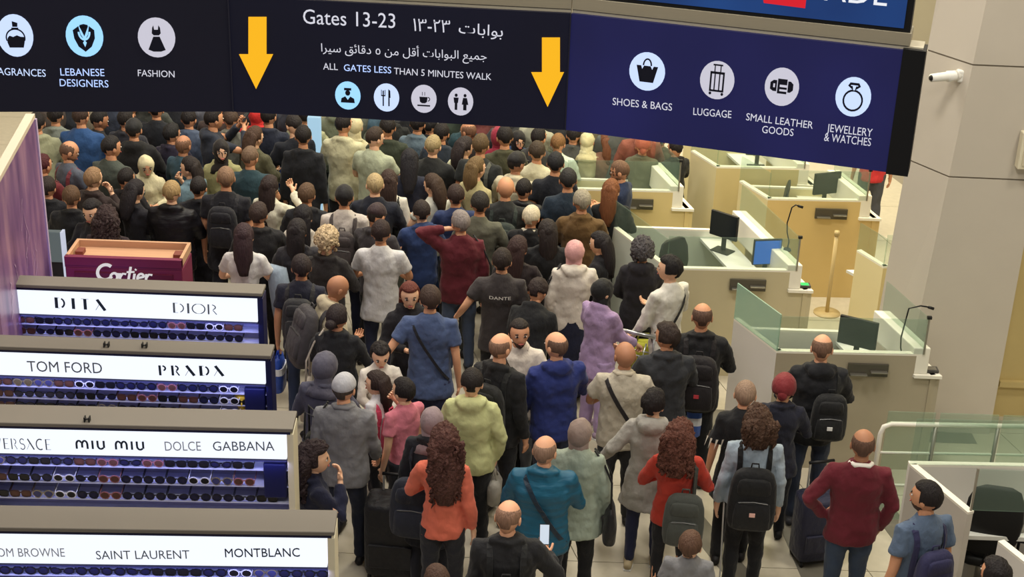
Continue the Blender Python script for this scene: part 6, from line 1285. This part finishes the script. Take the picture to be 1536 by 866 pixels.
for i, (x, where, c, cn) in enumerate(last):
    bot_ = 167 + max(0, x - 350) * .056 + max(0, x - 848) * .072
    p('last%d' % i, x, bot_ - 34 - (i * 7) % 9, 1.76, (i * 53) % 60 - 30, 'person in %s, head hidden by the sign, %s' % (cn, where), ('jacket' if i % 3 else 'long', c), ('trousers', BK), ('short', HB), 'pp', 1, group='people hidden above the chest by the sign')
bake_all()
# ---- luggage and trolleys standing on the floor
q = at(1222, 838, 0); suitcase(q.x, q.y, .25, 'navy suitcase standing left of the man in burgundy sweater at the booth', (34, 36, 62), .42, .26, .58, .30)
q = at(778, 716, 0); suitcase(q.x, q.y, .1, 'black suitcase with a tall silver handle between the lime and the royal blue hoodies', (24, 25, 30), .44, .28, .62, .42, (214, 214, 214))
q = at(590, 860, 0); suitcase(q.x, q.y, -.1, 'black suitcase by the coral sweatshirt at the bottom edge', (26, 26, 32), .44, .30, .66, .2)
def cart(x, y, rz, label):
    t = thing('luggage_trolley', label, 'trolley', (x, y, 0), rz); s_ = mat((176, 178, 180), .3, metal=.8)
    def tb(nm, pts, r=.014): m_ = MB(); m_.tube(pts, r, 8, (0, 1, 0)); return obj(nm, m_, s_, t, True)
    tb('handlebar', [(-.26, -.35, 1.0), (.26, -.35, 1.0)], .02)
    for s in (-1, 1): tb('upright', [(s * .25, -.35, 1.0), (s * .25, -.33, .6), (s * .24, -.25, .14)]); tb('side_rail', [(s * .24, -.3, .14), (s * .18, .45, .14)])
    for z in (.35, .55, .8): tb('cross_bar', [(-.25, -.30, z), (.25, -.30, z)], .008)
    for yy in (-.2, -.05, .1, .25, .4): tb('deck_bar', [(-.22 + .02 * yy, yy, .15), (.22 - .02 * yy, yy, .15)], .008)
    for (wx, wy) in ((-.22, -.25), (.22, -.25), (0, .42)): m_ = MB(); m_.ell((wx, wy, .06), (.02, .06, .06), 10, 6); obj('wheel', m_, black, t, True)
    tb('basket', [(-.2, -.42, .95), (-.2, -.5, .85), (.2, -.5, .85), (.2, -.42, .95)], .008)
q = at(792, 610, .8); cart(q.x, q.y + .1, math.pi, 'metal luggage trolley in front of the man in the white polo')
q = at(948, 500, .95); cart(q.x + .1, q.y + .25, -.4, 'metal luggage trolley held by the woman in lilac')
def bottle(x, y, z, label):
    t = thing('water_bottle', label, 'bottle', (x, y, z)); m_ = MB(); m_.loft([(0, 0, 0), (0, 0, .02), (0, 0, .15), (0, 0, .19), (0, 0, .21)], [.03, .034, .034, .014, .014], [.03, .034, .034, .014, .014], 12); b_ = obj('bottle_body', m_, mat((150, 180, 220), .2), t, True)
    m_ = MB(); m_.loft([(0, 0, .21), (0, 0, .235)], [.016, .016], [.016, .016], 10); obj('cap', m_, mat((40, 80, 190), .4), t)
def carrier(px, py, z, label, c1, c2, w_=.2, hgt=.34, drop=0):
    q = at(px, py, z); t = thing('carrier_bag', label, 'bag', (q.x, q.y, z - hgt)); m_ = MB(); m_.loft([(0, 0, 0), (0, 0, .02), (0, 0, hgt * .6), (0, 0, hgt * .9), (0, 0, hgt)], [w_ * .4, w_ * .48, w_ * .5, w_ * .4, w_ * .12], [.05, .07, .07, .05, .02], 14, pw=.6); obj('bag_body', m_, mat(c1, .35, 'fabric'), t, True)
    m_ = MB(); m_.loft([(0, 0, hgt * .30), (0, 0, hgt * .48)], [w_ * .51, w_ * .51], [.073, .073], 14, pw=.6); obj('printed_band', m_, mat(c2, .4), t)
    m_ = MB(); m_.tube([(-.03, 0, hgt * .97), (-.02, 0, hgt * 1.15), (.02, 0, hgt * 1.15), (.03, 0, hgt * .97)], .006, 5, (0, 1, 0)); obj('handle', m_, mat(c1, .35, 'fabric'), t)
carrier(1044, 590, .95, 'blue and white duty-free bag standing tall beside the charcoal jacket', (44, 92, 200), (226, 230, 240), .14, .42)
carrier(800, 545, 1.0, 'small blue and white carrier between the white polo and the royal blue hoodie', (40, 110, 210), (230, 234, 240), .14, .3)

def lit_gap_panel(px, py, zb, zt, w, label, c, e):  # added glowing panel that stands in for an illuminated gap
    q = at(px, py, zb); t = thing('lit_gap_panel', label, 'light panel', (q.x, q.y, 0)); m_ = MB(); m_.box((-w / 2, -.05, .06), (w / 2, .05, zt)); obj('lit_face', m_, mat(c, .4, emit=e), t, bevel=.01)
    m_ = MB(); m_.box((-w / 2 - .02, -.08, 0), (w / 2 + .02, .08, .06)); obj('base', m_, mat((60, 60, 70), .5), t)
lit_gap_panel(476, 385, 0, 1.75, .15, 'pale blue glowing totem between the striped black sleeve and the grey-green jacket', (176, 216, 240), .85)
lit_gap_panel(287, 165, 1.25, 1.25, .30, 'lilac glowing totem at the back, beside the man in a black shirt', (196, 176, 214), .7)
q = at(966, 512, .75); t = thing('travel_bag', 'lime yellow bag on the trolley beside the charcoal jacket', 'bag', (q.x, q.y, .17)); m_ = MB()
m_.loft([(0, 0, 0), (0, 0, .03), (0, 0, .3), (0, 0, .55), (0, 0, .58)], [.13, .16, .17, .15, .1], [.08, .1, .11, .09, .05], 18, pw=.6); obj('bag_body', m_, mat((176, 176, 40), .7, 'fabric'), t, True)
m_ = MB(); m_.tube([(-.07, 0, .57), (-.05, 0, .66), (.05, 0, .66), (.07, 0, .57)], .01, 6, (0, 1, 0)); obj('handle', m_, mat((120, 120, 40), .7), t, True)
